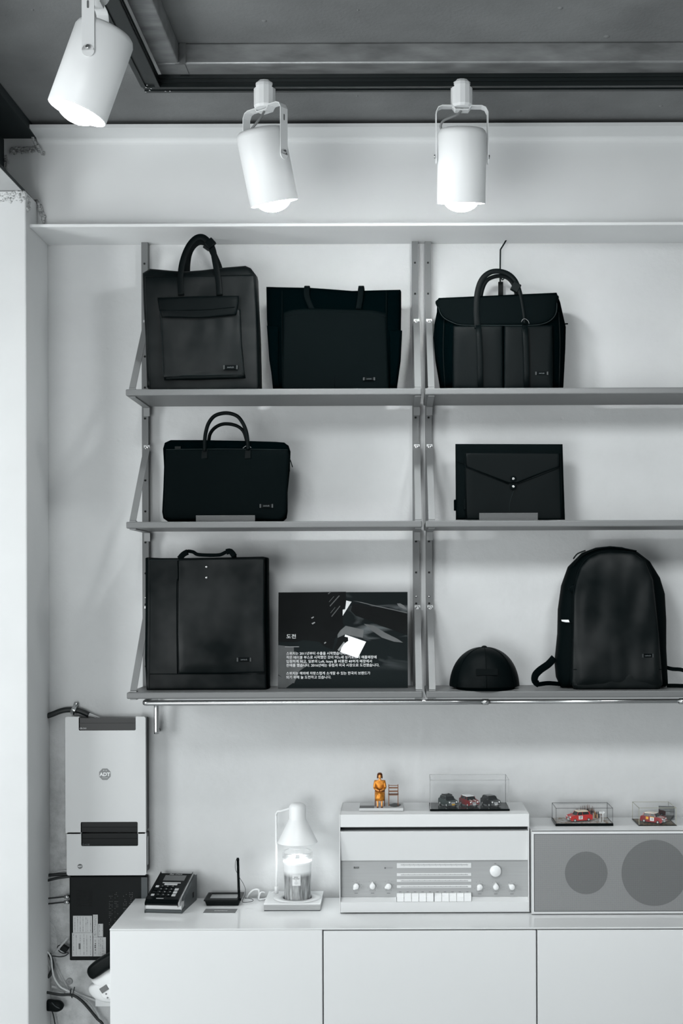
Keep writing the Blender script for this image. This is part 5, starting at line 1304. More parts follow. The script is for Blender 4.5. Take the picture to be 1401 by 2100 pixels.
# ================================================================== MODEL CARS AND DISPLAY CASES
M_tyre = mat('model_tyre', rgb(14, 18, 18), 0.7); M_hub = mat('model_hub', G(200), 0.35, metal=0.4)
M_glassd = mat('model_window', rgb(10, 15, 17), 0.15, spec=0.25); M_bump = mat('model_chrome', G(205), 0.2, metal=0.9)
M_head = mat('model_headlight', G(230), 0.2)
def model_car(label, body, roof, loc, yaw, scale=1.0, stripe=None, number=None, extra=None, group=None, plate=G(210)):
    L, W, H = 0.0705*scale, 0.033*scale, 0.031*scale
    t = thing('model_car', label, 'model car', (0, 0, 0), group)
    mb_ = mat('car_paint_%d_%d_%d' % tuple(int(255*c) for c in body[:3]), body, 0.3, spec=0.3, coat=0.25)
    mr_ = mat('car_roof_%d_%d_%d' % tuple(int(255*c) for c in roof[:3]), roof, 0.3, coat=0.5)
    # side profile (y forward = -Y)
    prof = [(-.5, .20), (-.5, .42), (-.47, .53), (-.36, .60), (-.22, .62), (.42, .64), (.48, .58), (.5, .40), (.5, .20), (.42, .15),
            (.415, .25), (.36, .33), (.30, .33), (.245, .25), (.24, .15), (-.22, .15), (-.225, .25), (-.28, .33), (-.34, .33), (-.395, .25), (-.40, .15), (-.46, .15)]
    b = MB(); b.prism([(a*L, c*H) for a, c in prof], -W/2, W/2, 'X'); b.bevel(0.0011*scale, 2, 25); b.build('car_body', mb_, t)
    def slab(y0, y1, z0_, z1_, w0, w1, ya0, ya1, nm, m):
        b = MB(); b.hull8([(-w0/2, y0, z0_), (w0/2, y0, z0_), (w0/2, y1, z0_), (-w0/2, y1, z0_), (-w1/2, ya0, z1_), (w1/2, ya0, z1_), (w1/2, ya1, z1_), (-w1/2, ya1, z1_)])
        b.bevel(0.0007*scale, 2); return b.build(nm, m, t)
    slab(-.235*L, .42*L, .61*H, .94*H, W*.93, W*.78, -.13*L, .35*L, 'cabin_glass', M_glassd)
    slab(-.14*L, .365*L, .915*H, 1.0*H, W*.80, W*.70, -.10*L, .33*L, 'roof', mr_)
    for sx_ in (-1, 1):      # pillars
        for (ya, yb_2) in ((-.225, -.135), (.06, .05), (.40, .345)):
            b = MB(); hw_ = 0.0006*scale if ya < .3 else 0.0016*scale
            x0_, x1_ = sx_*W*.465, sx_*W*.395
            b.hull8([(x0_-.0004, ya*L-hw_, .60*H), (x0_+.0006, ya*L-hw_, .60*H), (x0_+.0006, ya*L+hw_, .60*H), (x0_-.0004, ya*L+hw_, .60*H),
                     (x1_-.0004, yb_2*L-hw_, .94*H), (x1_+.0006, yb_2*L-hw_, .94*H), (x1_+.0006, yb_2*L+hw_, .94*H), (x1_-.0004, yb_2*L+hw_, .94*H)])
            b.build('pillar', mb_, t)
    for sx_ in (-1, 1):
        for yy in (-.31*L, .33*L):
            Mw = Matrix.Translation((sx_*W*.46, yy, .165*H)) @ Matrix.Rotation(R(90*sx_), 4, 'Y')
            w_ = MB().lathe([(.0048*scale, -.003*scale), (.0053*scale, -.002*scale), (.0053*scale, .001*scale), (.0046*scale, .0018*scale), (.003*scale, .0018*scale)], Mw, 20).build('wheel', M_tyre, t)
            MB().lathe([(.0032*scale, .0017*scale), (.0026*scale, .0023*scale), (0, .0025*scale)], Mw, 16).build('hub_cap', M_hub, w_)
        MB().lathe([(.0026*scale, 0), (.0026*scale, .0016*scale), (0, .0024*scale)], Matrix.Translation((sx_*W*.36, -.487*L, .47*H)) @ Matrix.Rotation(R(90), 4, 'X'), 16).build('headlight', M_head, t)
        MB().box(sx_*W*.36-.0015*scale, sx_*W*.36+.0015*scale, .495*L, .505*L, .40*H, .52*H).build('tail_light', mat('tail_red', rgb(150, 20, 20), 0.3), t)
        MB().box(sx_*W*.50, sx_*W*.56, -.2*L, -.185*L, .62*H, .70*H).build('door_mirror', M_bump, t)
    box('grille', -W*.22, W*.22, -.506*L, -.495*L, .32*H, .50*H, M_bump, t, 0.0006*scale)
    box('front_bumper', -W*.5, W*.5, -.522*L, -.498*L, .22*H, .29*H, M_bump, t, 0.0005*scale)
    box('rear_bumper', -W*.5, W*.5, .498*L, .522*L, .22*H, .29*H, M_bump, t, 0.0005*scale)
    box('number_plate', -W*.15, W*.15, -.530*L, -.520*L, .19*H, .33*H, mat('plate_%d' % int(plate[0]*99+plate[2]*999), plate, 0.4), t)
    if stripe:
        ms = mat('bonnet_stripe', stripe, 0.3)
        for sx_ in (-1, 1):
            b = MB(); q = [(-.465, .545), (-.36, .610), (-.235, .632)]
            for (a0, c0), (a1, c1) in zip(q, q[1:]):
                xa, xb = sx_*W*.20-W*.035, sx_*W*.20+W*.035
                b.hull8([(xa, a0*L, c0*H), (xb, a0*L, c0*H), (xb, a1*L, c1*H), (xa, a1*L, c1*H), (xa, a0*L, (c0+.02)*H), (xb, a0*L, (c0+.02)*H), (xb, a1*L, (c1+.02)*H), (xa, a1*L, (c1+.02)*H)])
            b.build('bonnet_stripe', ms, t)
    if number:
        for sx_ in (-1, 1):
            r_ = MB().box(sx_*W*.5, sx_*(W*.5+.0004), -.14*L, .045*L, .24*H, .58*H).build('door_roundel', M_whiteprint, t)
            q = text('door_number', number, .0098*scale, (0, 0, 0), M_tyre, None, depth=0.0001, sx=0.8, bold=0.0002)
            q.data.transform(Matrix.Translation((sx_*(W*.5+.0006), -.047*L, .41*H)) @ Matrix.Rotation(R(90*sx_), 4, 'Z')); q.parent = r_
    if extra:
        for (y0, y1, c0, c1, colr) in extra:
            for sx_ in (-1, 1):
                MB().box(sx_*W*.5, sx_*(W*.5+.0003), y0*L, y1*L, c0*H, c1*H).build('side_panel_print', mat('print_%d_%d' % (int(colr[0]*99), int(colr[2]*99)), colr, 0.4), t)
    t.location = loc; t.rotation_euler = (0, 0, R(yaw)); return t

def display_case(label, fx0, fx1, Df_, Db_, zbase, hbase, htop, base_m, edge_m, loc_x=None, inset=0.002):
    t = thing('display_case', label, 'display case', ((fx0+fx1)/2, (Df_+Db_)/2-DW, zbase), 'clear display cases with model cars')
    y0, y1 = Df_-DW, Db_-DW
    box('case_base', fx0, fx1, y0, y1, zbase+0.0003, zbase+hbase, base_m, t, 0.0008)
    x0, x1, y0, y1 = fx0+inset, fx1-inset, y0+inset, y1-inset
    z0_, z1_ = zbase+hbase, zbase+htop; th_ = 0.0012
    cv = MB()
    cv.box(x0, x1, y0, y0+th_, z0_, z1_-th_); cv.box(x0, x1, y1-th_, y1, z0_, z1_-th_)
    cv.box(x0, x0+th_, y0+th_, y1-th_, z0_, z1_-th_); cv.box(x1-th_, x1, y0+th_, y1-th_, z0_, z1_-th_)
    cv.box(x0, x1, y0, y1, z1_-th_, z1_)
    c_ = cv.build('clear_cover', M_pane, t)
    e = MB(); r_ = 0.0007
    P_ = [(x0, y0), (x1, y0), (x1, y1), (x0, y1)]
    for a in P_: e.box(a[0]-r_, a[0]+r_, a[1]-r_, a[1]+r_, z0_, z1_+r_)
    for a, b in zip(P_, P_[1:]+P_[:1]):
        e.box(min(a[0], b[0])-r_, max(a[0], b[0])+r_, min(a[1], b[1])-r_, max(a[1], b[1])+r_, z1_-r_, z1_+r_)
    e.build('cover_edges', edge_m, c_)
    return t
M_edged = mat('dark_case_edge', G(92), 0.3)
a_, b_ = px(882, 1663, 3.768), px(1045.5, 1663, 3.768)
display_case('long clear display case holding three model cars on the radio', a_.x, b_.x, 3.768, 3.885, ZL, 0.006, CAMZ-0.573-ZL, M_pblack, M_paneedge)
zc_ = ZL+0.0062
cars = [((919, 1650), rgb(20, 37, 35), rgb(14, 24, 24), 'dark green model car with roof rack, leftmost of three in the long display case', None, rgb(196, 150, 40)),
        ((962, 1650), rgb(118, 12, 20), G(220), 'dark red model car with white roof and bonnet stripes, middle of the long case', rgb(225, 222, 215), G(190)),
        ((1006, 1650), rgb(4, 10, 12), rgb(8, 15, 17), 'black model car, rightmost of three in the long display case', None, G(200))]
for (cx2, cy2), bc, rc, lb_, st_, pc in cars:
    p = px(cx2, cy2, 3.835)
    c = model_car(lb_, bc, rc, (p.x, 3.832-DW, zc_), 24, 0.98, stripe=st_, group='model cars in the display cases', plate=pc)
    if 'rack' in lb_:
        rk = MB()
        for k in range(4): rk.box(-.011, .011, -.006+k*.0085, -.0045+k*.0085, .0312, .0322)
        for sx_ in (-1, 1): rk.box(sx_*.011-.0005, sx_*.011+.0005, -.006, .021, .0308, .0332)
        o = rk.build('roof_rack', M_tyre); o.parent = c
# rally case on the speaker
ZSP = CAMZ-0.714
a_, b_ = px(1139.5, 1695, 3.783), px(1258.3, 1695, 3.783)
dc2 = display_case('clear display case with a crowd backdrop and red rally car, on the speaker', a_.x, b_.x, 3.783, 3.883, ZSP, 0.0082, 0.0535, M_pblack, M_edged)
def diorama_print(name, warm, seed):
    m = bpy.data.materials.new(name); m.use_nodes = True; nt = m.node_tree; N = nt.nodes; L = nt.links
    b = N['Principled BSDF']; b.inputs['Roughness'].default_value = 0.6
    tc = N.new('ShaderNodeTexCoord'); mp = N.new('ShaderNodeMapping'); mp.inputs['Location'].default_value = (seed, seed*2, 0); mp.inputs['Scale'].default_value = (1.6, 1, 1); L.new(tc.outputs['Object'], mp.inputs[0])
    n = N.new('ShaderNodeTexNoise'); n.inputs['Scale'].default_value = 75; n.inputs['Detail'].default_value = 5; L.new(mp.outputs[0], n.inputs['Vector'])
    r = N.new('ShaderNodeValToRGB'); cr = r.color_ramp; cr.elements[0].position = .34; cr.elements[0].color = rgb(*warm[0]); cr.elements[1].position = .68; cr.elements[1].color = rgb(*warm[3])
    e = cr.elements.new(.45); e.color = rgb(*warm[1]); e = cr.elements.new(.55); e.color = rgb(*warm[2])
    L.new(n.outputs[0], r.inputs[0]); L.new(r.outputs[0], b.inputs['Base Color']); return m
xA_, xB_ = a_.x+0.004, b_.x-0.004; yBk = 3.883-DW-0.005; zb2 = ZSP+0.0083
box('backdrop_card', xA_, xB_, yBk-0.0008, yBk, zb2, zb2+0.041, mat('backdrop_sky', G(176), 0.6, var=0.06, vscale=60), dc2)
box('floor_print', xA_, xB_, 3.787-DW, yBk-0.001, zb2, zb2+0.0004, diorama_print('road_print', ((120, 92, 62), (150, 140, 128), (172, 172, 170), (186, 188, 188)), 1.0), dc2)
rnd = random.Random(12); wdt = xB_-xA_
tr = MB()
for k in range(46):
    u = rnd.gauss(0.62, 0.13); hgt = rnd.uniform(0.008, 0.038)*(1-abs(u-.6)*1.2)
    if not .3 < u < .92: continue
    xq = xA_+u*wdt; tr.box(xq-0.0003, xq+0.0004, yBk-0.0014, yBk-0.0009, zb2, zb2+hgt+0.006)
    tr.prism([(xq-0.0028, zb2+hgt*.5), (xq+0.0028, zb2+hgt*.5), (xq+.0005, zb2+hgt+0.006)], yBk-0.0016, yBk-0.0010, 'Y')
tr.build('printed_trees', mat('tree_print', rgb(120, 98, 88), 0.6, var=.2, vscale=90), dc2)['kind'] = 'stuff'
for cc_, nm in ((rgb(20, 16, 18), 'a'), (rgb(122, 26, 26), 'b'), (rgb(176, 130, 80), 'c'), (rgb(190, 182, 176), 'd')):
    cr_ = MB()
    for k in range(24 if nm == 'a' else 13):
        u = rnd.uniform(.60, .86); xq = xA_+u*wdt; hgt = rnd.uniform(.008, .019); yq = yBk-rnd.uniform(.002, .012)
        cr_.box(xq-.0014, xq+.0014, yq-.0006, yq+.0006, zb2+.0005, zb2+hgt); cr_.lathe([(0, -.0013), (.0011, 0), (0, .0014)], Matrix.Translation((xq, yq, zb2+hgt+.001)), 6, cap=False)
    cr_.build('tiny_spectators', mat('spectators_'+nm, cc_, 0.6), dc2)['kind'] = 'stuff'
sg0 = px(1229, 1666, 3.80); sgn_ = MB()
sgn_.prism([(sg0.x, sg0.z+.0035), (sg0.x+.0135, sg0.z+.0035), (sg0.x+.0175, sg0.z), (sg0.x+.0135, sg0.z-.0038), (sg0.x, sg0.z-.0038)], 3.80-DW, 3.801-DW, 'Y')
sgn_.build('road_sign', M_whiteprint, dc2)
for q in (0.003, 0.0115): box('sign_post', sg0.x+q-.0006, sg0.x+q+.0006, 3.8012-DW, 3.8024-DW, zb2+.0004, sg0.z, M_whiteprint, dc2)
for q in (0.0017, -0.0017): box('sign_lettering', sg0.x+.002, sg0.x+.012, 3.7996-DW, 3.8-DW, sg0.z+q-.0004, sg0.z+q+.0004, M_print, dc2)
p = px(1188, 1680, 3.825)
model_car('red rally model car with cream roof and number 37 on the door, facing left', rgb(190, 24, 18), rgb(226, 210, 180), (p.x, 3.822-DW, zb2+0.0007), -72, 1.0, number='37', group='model cars in the display cases')
# case at the right edge
a_, b_ = px(1309.8, 1693, 3.783), px(1388.5, 1693, 3.783)
dc3 = display_case('small clear display case with a yellow and red model car, at the right edge on the speaker', a_.x, b_.x, 3.783, 3.893, ZSP, 0.0022, 0.0535, M_pblack, mat('pale_case_edge', rgb(168, 168, 150), 0.3, alpha=0.6))
dc3['label'] = 'small clear display case with a mirrored back, rightmost on the speaker'
zb3 = ZSP+0.0023
box('floor_print', a_.x+.004, b_.x-.004, 3.787-DW, 3.885-DW, zb3, zb3+.0004, diorama_print('track_print', ((24, 28, 26), (52, 50, 40), (110, 88, 56), (120, 110, 92)), 4.0), dc3)
p = px(1340, 1680, 3.825)
m_ = MB(); m_.box(-0.024, 0.024, -0.0006, 0.0006, 0, 0.042); m_.bm.transform(Matrix.Translation((px(1362, 0, 3.865).x, 3.868-DW, zb3+.0004)) @ Matrix.Rotation(R(-10), 4, 'Z')); m_.build('mirror_panel', mat('mirror_panel', G(150), 0.05, metal=1.0), dc3)
model_car('dark red model car with yellow door stripes and white roof, in the rightmost case', rgb(130, 12, 18), rgb(224, 212, 196), (p.x, 3.822-DW, zb3+0.0007), 52, 1.0, number='11', group='model cars in the display cases',
          extra=[(-.14, .045, .58, .64, rgb(226, 170, 40)), (.12, .24, .36, .60, rgb(226, 170, 40))], stripe=rgb(230, 225, 215))

# ================================================================== WALL EQUIPMENT
def XZ(x, y, D): p = px(x, y, D); return p.x, p.z
def alarm(nm, label, x0, x1, y0, y1, slots, Df_=3.882):
    a, b = px(x0, y0, Df_), px(x1, y1, Df_)
    t = thing(nm, label, 'alarm box', ((a.x+b.x)/2, -0.03, b.z), 'silver alarm control boxes on the wall')
    box('back_box', a.x+0.003, b.x+0.0025, Df_-DW+0.016, -0.0005, b.z+0.002, a.z-0.002, M_pblack, t, 0.004)
    # silver cover, notched where the glossy black grips are
    X0, X1, Z0, Z1 = a.x, b.x, b.z, a.z; r = 0.006
    pts = []
    def notch(top, xa, xb, dep):
        q = 0.007; s_ = 1 if top else -1; ze = Z1 if top else Z0
        seq = [(xb, ze)] + [(xb-q+q*math.cos(R(k*22.5)), ze-s_*(dep-q)-s_*q*math.sin(R(k*22.5))) for k in range(5)] + [(xa+q-q*math.sin(R(k*22.5)), ze-s_*(dep-q)-s_*q*math.cos(R(k*22.5))) for k in range(5)] + [(xa, ze)]
        return seq if top else seq[::-1]
    pts += [(X0, Z0+0.002), (X0+0.002, Z0)]
    if 'b' in slots: pts += notch(False, *slots['b'])
    pts += [(X1-0.002, Z0), (X1, Z0+0.002), (X1, Z1-0.002), (X1-0.002, Z1)]
    if 't' in slots: pts += notch(True, *slots['t'])
    pts += [(X0+0.002, Z1), (X0, Z1-0.002)]
    c = MB().prism(pts, Df_-DW, Df_-DW+0.0155, 'Y'); c.bevel(0.0035, 3, 50); c.build('silver_cover', M_silver, t)
    for k, (xa, xb, dep) in slots.items():
        zz = (Z1, Z1-dep) if k == 't' else (Z0+dep, Z0)
        zmid = Z1-dep*0.42 if k == 't' else Z0+dep*0.42
        g_ = MB()
        g_.box(xa-0.003, xb+0.003, Df_-DW+0.006, Df_-DW+0.0157, zz[1]-(0.003 if k == 't' else -0.001), zz[0]+(0.003 if k == 'b' else -0.001))
        g_.build('black_grip', M_pblack, t)
        box('grip_ridge', xa-0.002, xb+0.002, Df_-DW+0.003, Df_-DW+0.0065, zmid-0.0008, zmid+0.0008, M_pblack, t)
    return t, Df_-DW
sl_t = (px(154, 0, 3.882).x, px(275.5, 0, 3.882).x, 28*3.882/F)
sl_b = (px(156, 0, 3.882).x+0.002, px(277.5, 0, 3.882).x+0.002, 24.5*3.882/F)
A1, ya1 = alarm('alarm_box', 'tall silver alarm box with a grey octagon badge, left of the rail end', 136, 297, 1472.5, 1707.5, {'t': sl_t, 'b': sl_b})
sl_c2 = (px(157, 0, 3.882).x+0.002, px(277.5, 0, 3.882).x+0.003, 28*3.882/F)
A2, ya2 = alarm('alarm_box', 'short silver alarm box directly below the tall one', 138.8, 298, 1709.5, 1792.5, {'t': sl_c2})
M_badge = mat('badge_grey', G(122), 0.5); M_badged = mat('badge_dark', G(84), 0.5)
def octagon(t, cx, cy, r, m, yy, h):
    c = px(cx, cy, 3.88)
    o = MB().prism([(c.x+r*math.cos(R(22.5+45*k)), c.z+r*math.sin(R(22.5+45*k))) for k in range(8)], yy-0.0006, yy+0.0005, 'Y').build('octagon_badge', m, t)
    text('badge_letters', 'ADT', h, (c.x, yy-0.0009, c.z-r*.04), M_whiteprint, o, bold=h*0.035, sx=1.05)
    return c, o
c, o = octagon(A1, 214.9, 1588, 0.0190, M_badge, ya1, 0.0150)
M_bl = mat('badge_light', G(178), 0.5)
box('badge_mark', c.x-0.0052, c.x-0.0018, ya1-0.0009, ya1-0.0005, c.z+0.0105, c.z+0.0137, M_bl, o)
MB().prism([(c.x+0.0018, c.z+0.0105), (c.x+0.0062, c.z+0.0105), (c.x+0.0040, c.z+0.0142)], ya1-0.0009, ya1-0.0005, 'Y').build('badge_mark', M_bl, o)
box('badge_line', c.x-0.0085, c.x+0.0085, ya1-0.0009, ya1-0.0005, c.z-0.0112, c.z-0.0100, M_bl, o)
octagon(A2, 163.8, 1777, 0.0079, M_badged, ya2, 0.0058)
c = px(170.5, 1494, 3.89); text('model_lettering', 'CP-719', 0.0068, (c.x, ya1+0.0055, c.z), M_whiteprint, A1)
c = px(176, 1732, 3.89); text('model_lettering', 'CS-4130', 0.0068, (c.x, ya2+0.0055, c.z), M_tagtext, A2)
c = px(301, 1745, 3.90); box('side_clip', c.x, c.x+0.003, ya2+0.012, ya2+0.03, px(0, 1775, 3.9).z, px(0, 1717, 3.9).z, M_silver, A2, 0.001)

# recorder
DRc = 3.916; a, b = px(142, 1797, DRc), px(302, 1969.5, DRc)
rc = thing('video_recorder', 'black recorder box mounted on edge with vents and paper labels, below the alarm boxes', 'recorder', ((a.x+b.x)/2, -0.02, b.z))
box('case', a.x, b.x, DRc-DW, -0.0005, b.z, a.z, M_mblack, rc, 0.004, 3)
yv = DRc-DW
q0, q1 = px(283.5, 0, DRc).x, px(296, 0, DRc).x
box('edge_strip', q0, q1, yv-0.0006, yv+0.0004, b.z+0.004, a.z-0.004, M_dgrey, rc)
vt = MB()
for gx0 in (157, 168.5, 180):
    for k in range(10):
        p0 = px(gx0, 1826+k*3.5, DRc); vt.box(p0.x, p0.x+9.5*DRc/F, yv-0.0004, yv+0.0002, p0.z-0.0016, p0.z)
for gx0 in (223, 234.5, 252, 264.5):
    for k in range(20):
        p0 = px(gx0, 1830+k*3.6, DRc); vt.box(p0.x, p0.x+8.5*DRc/F, yv-0.0004, yv+0.0002, p0.z-0.0014, p0.z)
vt.build('vent_slots', M_hole, rc)['kind'] = 'stuff'
vd = MB(); rnd = random.Random(4)
for gx0 in (223, 234.5, 252, 264.5):
    for k in range(20):
        for u in range(3):
            if rnd.random() < 0.5: continue
            p0 = px(gx0+1+u*2.8, 1830.3+k*3.6, DRc); vd.box(p0.x, p0.x+0.0014, yv-0.0006, yv-0.0003, p0.z-0.0010, p0.z-0.0002)
vd.build('board_glints', M_label_grey, rc)['kind'] = 'stuff'
rnd = random.Random(9)
def sticker(x0, y0, x1, y1, cols, dark=None):
    p0, p1 = px(x0, y0, DRc), px(x1, y1, DRc)
    s_ = box('paper_label', p0.x, p1.x, yv-0.0007, yv+0.0001, p1.z, p0.z, M_label, rc)
    lb_ = MB(); dk = MB(); wq = (p1.x-p0.x); hq = p0.z-p1.z
    for u in cols:
        z_ = p1.z+hq*0.06
        while z_ < p0.z-hq*0.1:
            ln = rnd.uniform(.04, .16)*hq
            (dk if rnd.random() < .35 else lb_).box(p0.x+u*wq-0.0005, p0.x+u*wq+0.0007, yv-0.0009, yv-0.0006, z_, min(z_+ln, p0.z-hq*.05)); z_ += ln+rnd.uniform(.01, .05)*hq
    if len(lb_.bm.verts): lb_.build('label_print', M_label_grey, s_)['kind'] = 'stuff'
    if len(dk.bm.verts): dk.build('label_print', M_label_print, s_)['kind'] = 'stuff'
    return s_, p0, p1
box('label_margin', px(145, 0, DRc).x, px(150, 0, DRc).x, yv-0.0006, yv+0.0001, px(0, 1912, DRc).z, px(0, 1879, DRc).z, M_label_print, rc)
sticker(149.8, 1878, 189, 1912.4, (.10, .24, .38, .52, .68, .76, .92))
s_, p0, p1 = sticker(148, 1913, 189.8, 1961, (.07, .20, .40, .58, .72, .90))
box('label_block', p0.x+.020, p0.x+.026, yv-0.001, yv-0.0007, p1.z+.022, p1.z+.040, M_label_print, s_)
sticker(190.8, 1875.7, 200.8, 1921.5, (.3, .5, .75))
sticker(201.5, 1894.5, 211.5, 1921, (.3, .85))
s_, p0, p1 = sticker(191, 1922, 217.3, 1961, (.45, .58, .72, .84))
q = text('label_marks', 'FC \u25b2 \u25a0\u25a0\u25b2 CE', 0.0062, (0, 0, 0), M_label_print, s_, depth=0.0001)
q.data.transform(Matrix.Translation((p0.x+.007, yv-0.0009, (p0.z+p1.z)/2)) @ Matrix.Rotation(R(-90), 4, 'Y'))

# cables --------------------------------------------------------------
DC = 3.925
def cable(label, pts, r, m, D=DC, parts=None, cat='cable', group='loose cables at the left end of the wall', fr_=None):
    P_ = [px(*q, D) if len(q) == 2 else px(*q) for q in pts]
    o = MB().tube(P_, r, 10, 5).build('cable', m); props(o, label, cat, group); return o
k1 = cable('thick black cable arching over the tall alarm box, held by a metal clamp', [(88, 1470), (104, 1466), (125, 1458), (142, 1455.5), (160, 1457), (172, 1461), (182, 1466)], 0.0085, M_wblack, 3.922)
for j, (m, dx) in enumerate(((M_wwhite, 0), (M_wgrey, 3), (M_wwhite, 6))):
    MB().tube([px(178-dx*.3, 1462+dx*.7, 3.92), px(190, 1466+dx*.4, 3.918), px(208-dx*1.2, 1474, 3.916)], 0.0019, 8, 3).build('inner_wire', m, k1)
cl = px(155, 1456, 3.91); 
clm = thing('cable_clamp', 'small metal clamp screwed over the thick black cable', 'clamp', (cl.x, cl.y, cl.z))
MB().ribbon([px(148, 1464.5, 3.92), px(149, 1459, 3.908), px(151.5, 1453, 3.908), px(154.5, 1447, 3.926), px(157, 1440.5, 3.933)], 0.014, 0.0016, (0, -1, 0), sm=4).build('strap', M_chrome, clm)
c = px(156.5, 1442.5, 3.930); MB().lathe([(0.005, 0), (0.004, 0.002), (0, 0.0025)], Matrix.Translation(c) @ Matrix.Rotation(R(90), 4, 'X'), 14).build('screw', M_chrome, clm)
cable('upper black cable running in behind the short alarm box', [(88, 1795), (104, 1794.5), (125, 1793), (150, 1794)], 0.0048, M_wblack, 3.925)
cable('lower black cable running into the top of the recorder', [(88, 1808), (104, 1804), (122, 1800), (146, 1797)], 0.0042, M_wblack, 3.918)
cable('thin white wire curving up to the short alarm box', [(88, 1803), (104, 1799), (114, 1790), (126, 1786), (142, 1785)], 0.0011, M_wwhite, 3.928)
for nm, yy in (('upper black plug cable screwed into the recorder side', 1840), ('lower black plug cable screwed into the recorder side', 1851)):
    k = cable(nm, [(88, yy+3), (104, yy+2), (118, yy+.5), (133, yy-1)], 0.0024, M_wblack, 3.92)
    a, b = px(132, yy-1, 3.92), px(142, yy-1, 3.92)
    MB().cyl(a, b, 0.0055, 14).build('metal_connector', M_chrome, k)
cable('thin wire looping down beside the recorder', [(102, 1888), (112, 1900), (117, 1918), (118, 1940), (112, 1952), (103, 1957)], 0.0006, M_wgrey, 3.93)
k = cable('black lead with a small plug entering the lower recorder corner', [(92, 1961), (108, 1960.5), (122, 1962), (134, 1960), (141, 1954)], 0.0017, M_wblack, 3.915)
c = px(132.5, 1945, 3.912); q = MB().box(-0.011, 0.011, -0.008, 0.008, -0.009, 0.009); q.bevel(0.002, 2); q.bm.transform(Matrix.Translation(c) @ Matrix.Rotation(R(32), 4, 'Y')); q.build('plug', M_mblack, k)
MB().tube([px(126, 1938, 3.91), px(119, 1940, 3.91), px(118.5, 1946, 3.91), px(124, 1953, 3.91), px(133, 1955, 3.912), px(140, 1952, 3.915)], 0.0016, 8, 4).build('plug_lead', M_wblack, k)
tg = thing('wire_tag', 'pale plastic strip dangling beside the recorder plug', 'tag', px(122, 1942, 3.90))
MB().ribbon([px(140, 1922, 3.906), px(130, 1934, 3.902), px(120, 1945, 3.902), px(113, 1955, 3.905)], 0.006, 0.001, (0, -1, 0), 3).build('strip', M_wgrey, tg)
cable('long white cable sweeping down from the column to the cable tie', [(96, 1950), (104, 1962), (107, 1985), (111, 2005), (122, 2022), (136, 2031), (150, 2037), (162, 2046), (178, 2060), (190, 2075), (200, 2092), (206, 2112), (212, 2200), (214, 2300)], 0.0027, M_wwhite, 3.91)
cable('grey cable running beside the long white one', [(98, 1975), (106, 1995), (113, 2015), (120, 2028), (134, 2036)], 0.0024, M_wgrey, 3.915)
cable('thin grey wire running diagonally down across the plaster', [(104, 1958), (113, 1978), (124, 2002), (133, 2018), (146, 2033), (160, 2040), (180, 2054)], 0.0012, M_wgrey, 3.925)
cable('pale second cable fanning out below the cable tie', [(150, 2038), (165, 2046), (182, 2058), (194, 2074), (201, 2088), (212, 2110), (220, 2180), (222, 2300)], 0.0024, M_wgrey, 3.905)
cable('thick black cable crossing the bottom left corner', [(90, 2034), (106, 2037), (125, 2040), (143, 2040), (156, 2044), (170, 2055), (186, 2073), (200, 2090), (212, 2104), (225, 2160), (230, 2300)], 0.0042, M_wblack, 3.90)
cable('short black cable hanging under the black plug at the bottom left', [(105, 2070), (109, 2080), (112, 2095), (114, 2115), (116, 2200), (118, 2320)], 0.0019, M_wblack, 3.915)
cable('black cable bulging past the column edge', [(101, 1955), (107, 1972), (108, 1985), (103, 1998), (98, 2004)], 0.0052, M_wblack, 3.915)
cable('white conduit running down to the plug timer', [(106, 2024), (125, 2026), (150, 2034), (170, 2043), (198, 2052)], 0.0036, M_wwhite, 3.93)
zt = thing('cable_tie', 'black cable tie standing up from the cable bundle', 'cable tie', px(150, 2035, 3.90))
MB().tube([px(153, 2024, 3.895), px(151, 2032, 3.893), px(149, 2041, 3.893)], 0.0016, 8, 3).build('tail', M_wblack, zt)
MB().tube([px(146, 2028, 3.915), px(144.5, 2036, 3.893), px(148, 2046, 3.905)], 0.0020, 8, 3).build('loop', M_wblack, zt)
pg = thing('power_plug', 'black rounded power plug beside the column at the bottom left', 'plug', px(117, 2062, 3.91))
MB().cushion([pxz(*q, 3.905) for q in [(96, 2051), (112, 2051), (124, 2053), (131, 2061), (128, 2070), (118, 2074), (104, 2073), (96, 2070)]], 3.905-DW, 0.03, p=3, rings=8, sm=True).build('plug_body', M_mblack, pg)
MB().tube([px(106, 2056, 3.886), px(114, 2064, 3.886), px(122, 2068, 3.886)], 0.0014, 6, 3).build('moulded_ridge', M_dgrey, pg)
wk = thing('wall_plug', 'round grey plastered plug set in the wall above the cables', 'wall plug', px(142, 2013, 3.93))
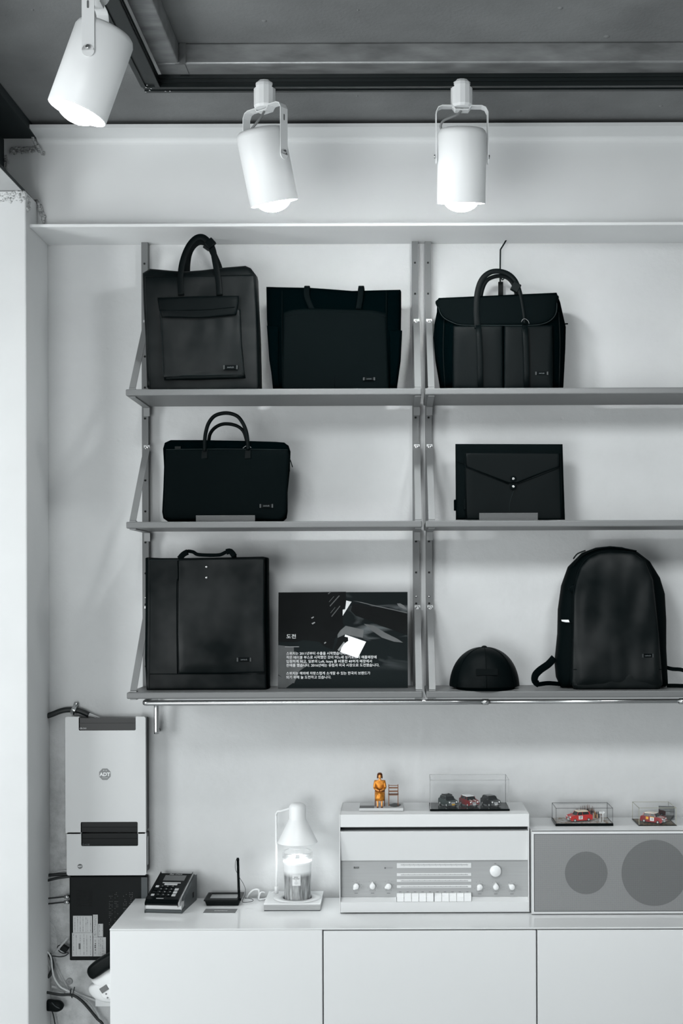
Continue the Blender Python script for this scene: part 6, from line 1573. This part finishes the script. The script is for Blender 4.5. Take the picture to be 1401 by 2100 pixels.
MB().lathe([(0.0105, 0), (0.0095, 0.006), (0.004, 0.007), (0.003, 0.003), (0, 0.003)], Matrix.Translation((px(142, 2013, 3.935).x, -0.001, px(142, 2013, 3.935).z)) @ Matrix.Rotation(R(90), 4, 'X'), 20).build('plug_ring', mat('old_grey_plastic', G(140), 0.7), wk)
# plug-in timer with black hood, half hidden by the cabinet
tmr = thing('plug_timer', 'white plug-in timer with a small grey display and black hood, beside the cabinet', 'timer', px(212, 2030, 3.87))
MB().cushion([pxz(*q, 3.86) for q in [(179.5, 1990), (183, 1981), (200, 1967), (222, 1954), (250, 1942), (262, 1950), (258, 1966), (225, 1986), (196, 2005), (188, 2005), (182, 1999)]], 3.86-DW, 0.05, p=3.2, rings=8, sm=True).build('black_hood', M_mblack, tmr)
MB().cushion([pxz(*q, 3.875) for q in [(189, 2006), (206, 1996), (222, 1985), (245, 1980), (262, 2010), (258, 2044), (230, 2054), (205, 2050), (190, 2040), (183, 2028), (186, 2018), (195, 2014)]], 3.875-DW, 0.055, p=3.5, rings=10, sm=True).build('body', M_wplastic, tmr)
MB().cushion([pxz(*q, 3.848) for q in [(203, 2028), (222, 2016), (240, 2012), (246, 2030), (232, 2048), (215, 2049), (207, 2042)]], 3.85-DW, 0.012, p=4, rings=6, sm=True).build('control_face', M_wplastic, tmr)
c = px(213, 2029, 3.84); q = MB().box(-0.0125, 0.0125, -0.0015, 0.002, -0.0085, 0.0085); q.bevel(0.001, 2); q.bm.transform(Matrix.Translation((c.x, 3.8435-DW, c.z)) @ Matrix.Rotation(R(-33), 4, 'Y')); q.build('display', mat('timer_lcd', G(104), 0.3), tmr)
for (u, v) in ((217, 2039), (220, 2047)):
    c = px(u, v, 3.84); MB().lathe([(0.0026, -0.002), (0.0024, 0.001), (0, 0.0014)], Matrix.Translation((c.x, 3.8435-DW, c.z)) @ Matrix.Rotation(R(90), 4, 'X'), 12).build('button', mat('timer_button', G(120), 0.5), tmr)
a, b = px(195, 2039, 3.915), px(250, 2064.5, 3.915)
wpl = thing('socket_plate', 'white square socket plate behind the plug-in timer', 'socket', ((a.x+b.x)/2, -0.012, b.z))
box('plate', a.x, b.x, -0.024, -0.0005, b.z, a.z, M_wplastic, wpl, 0.002)
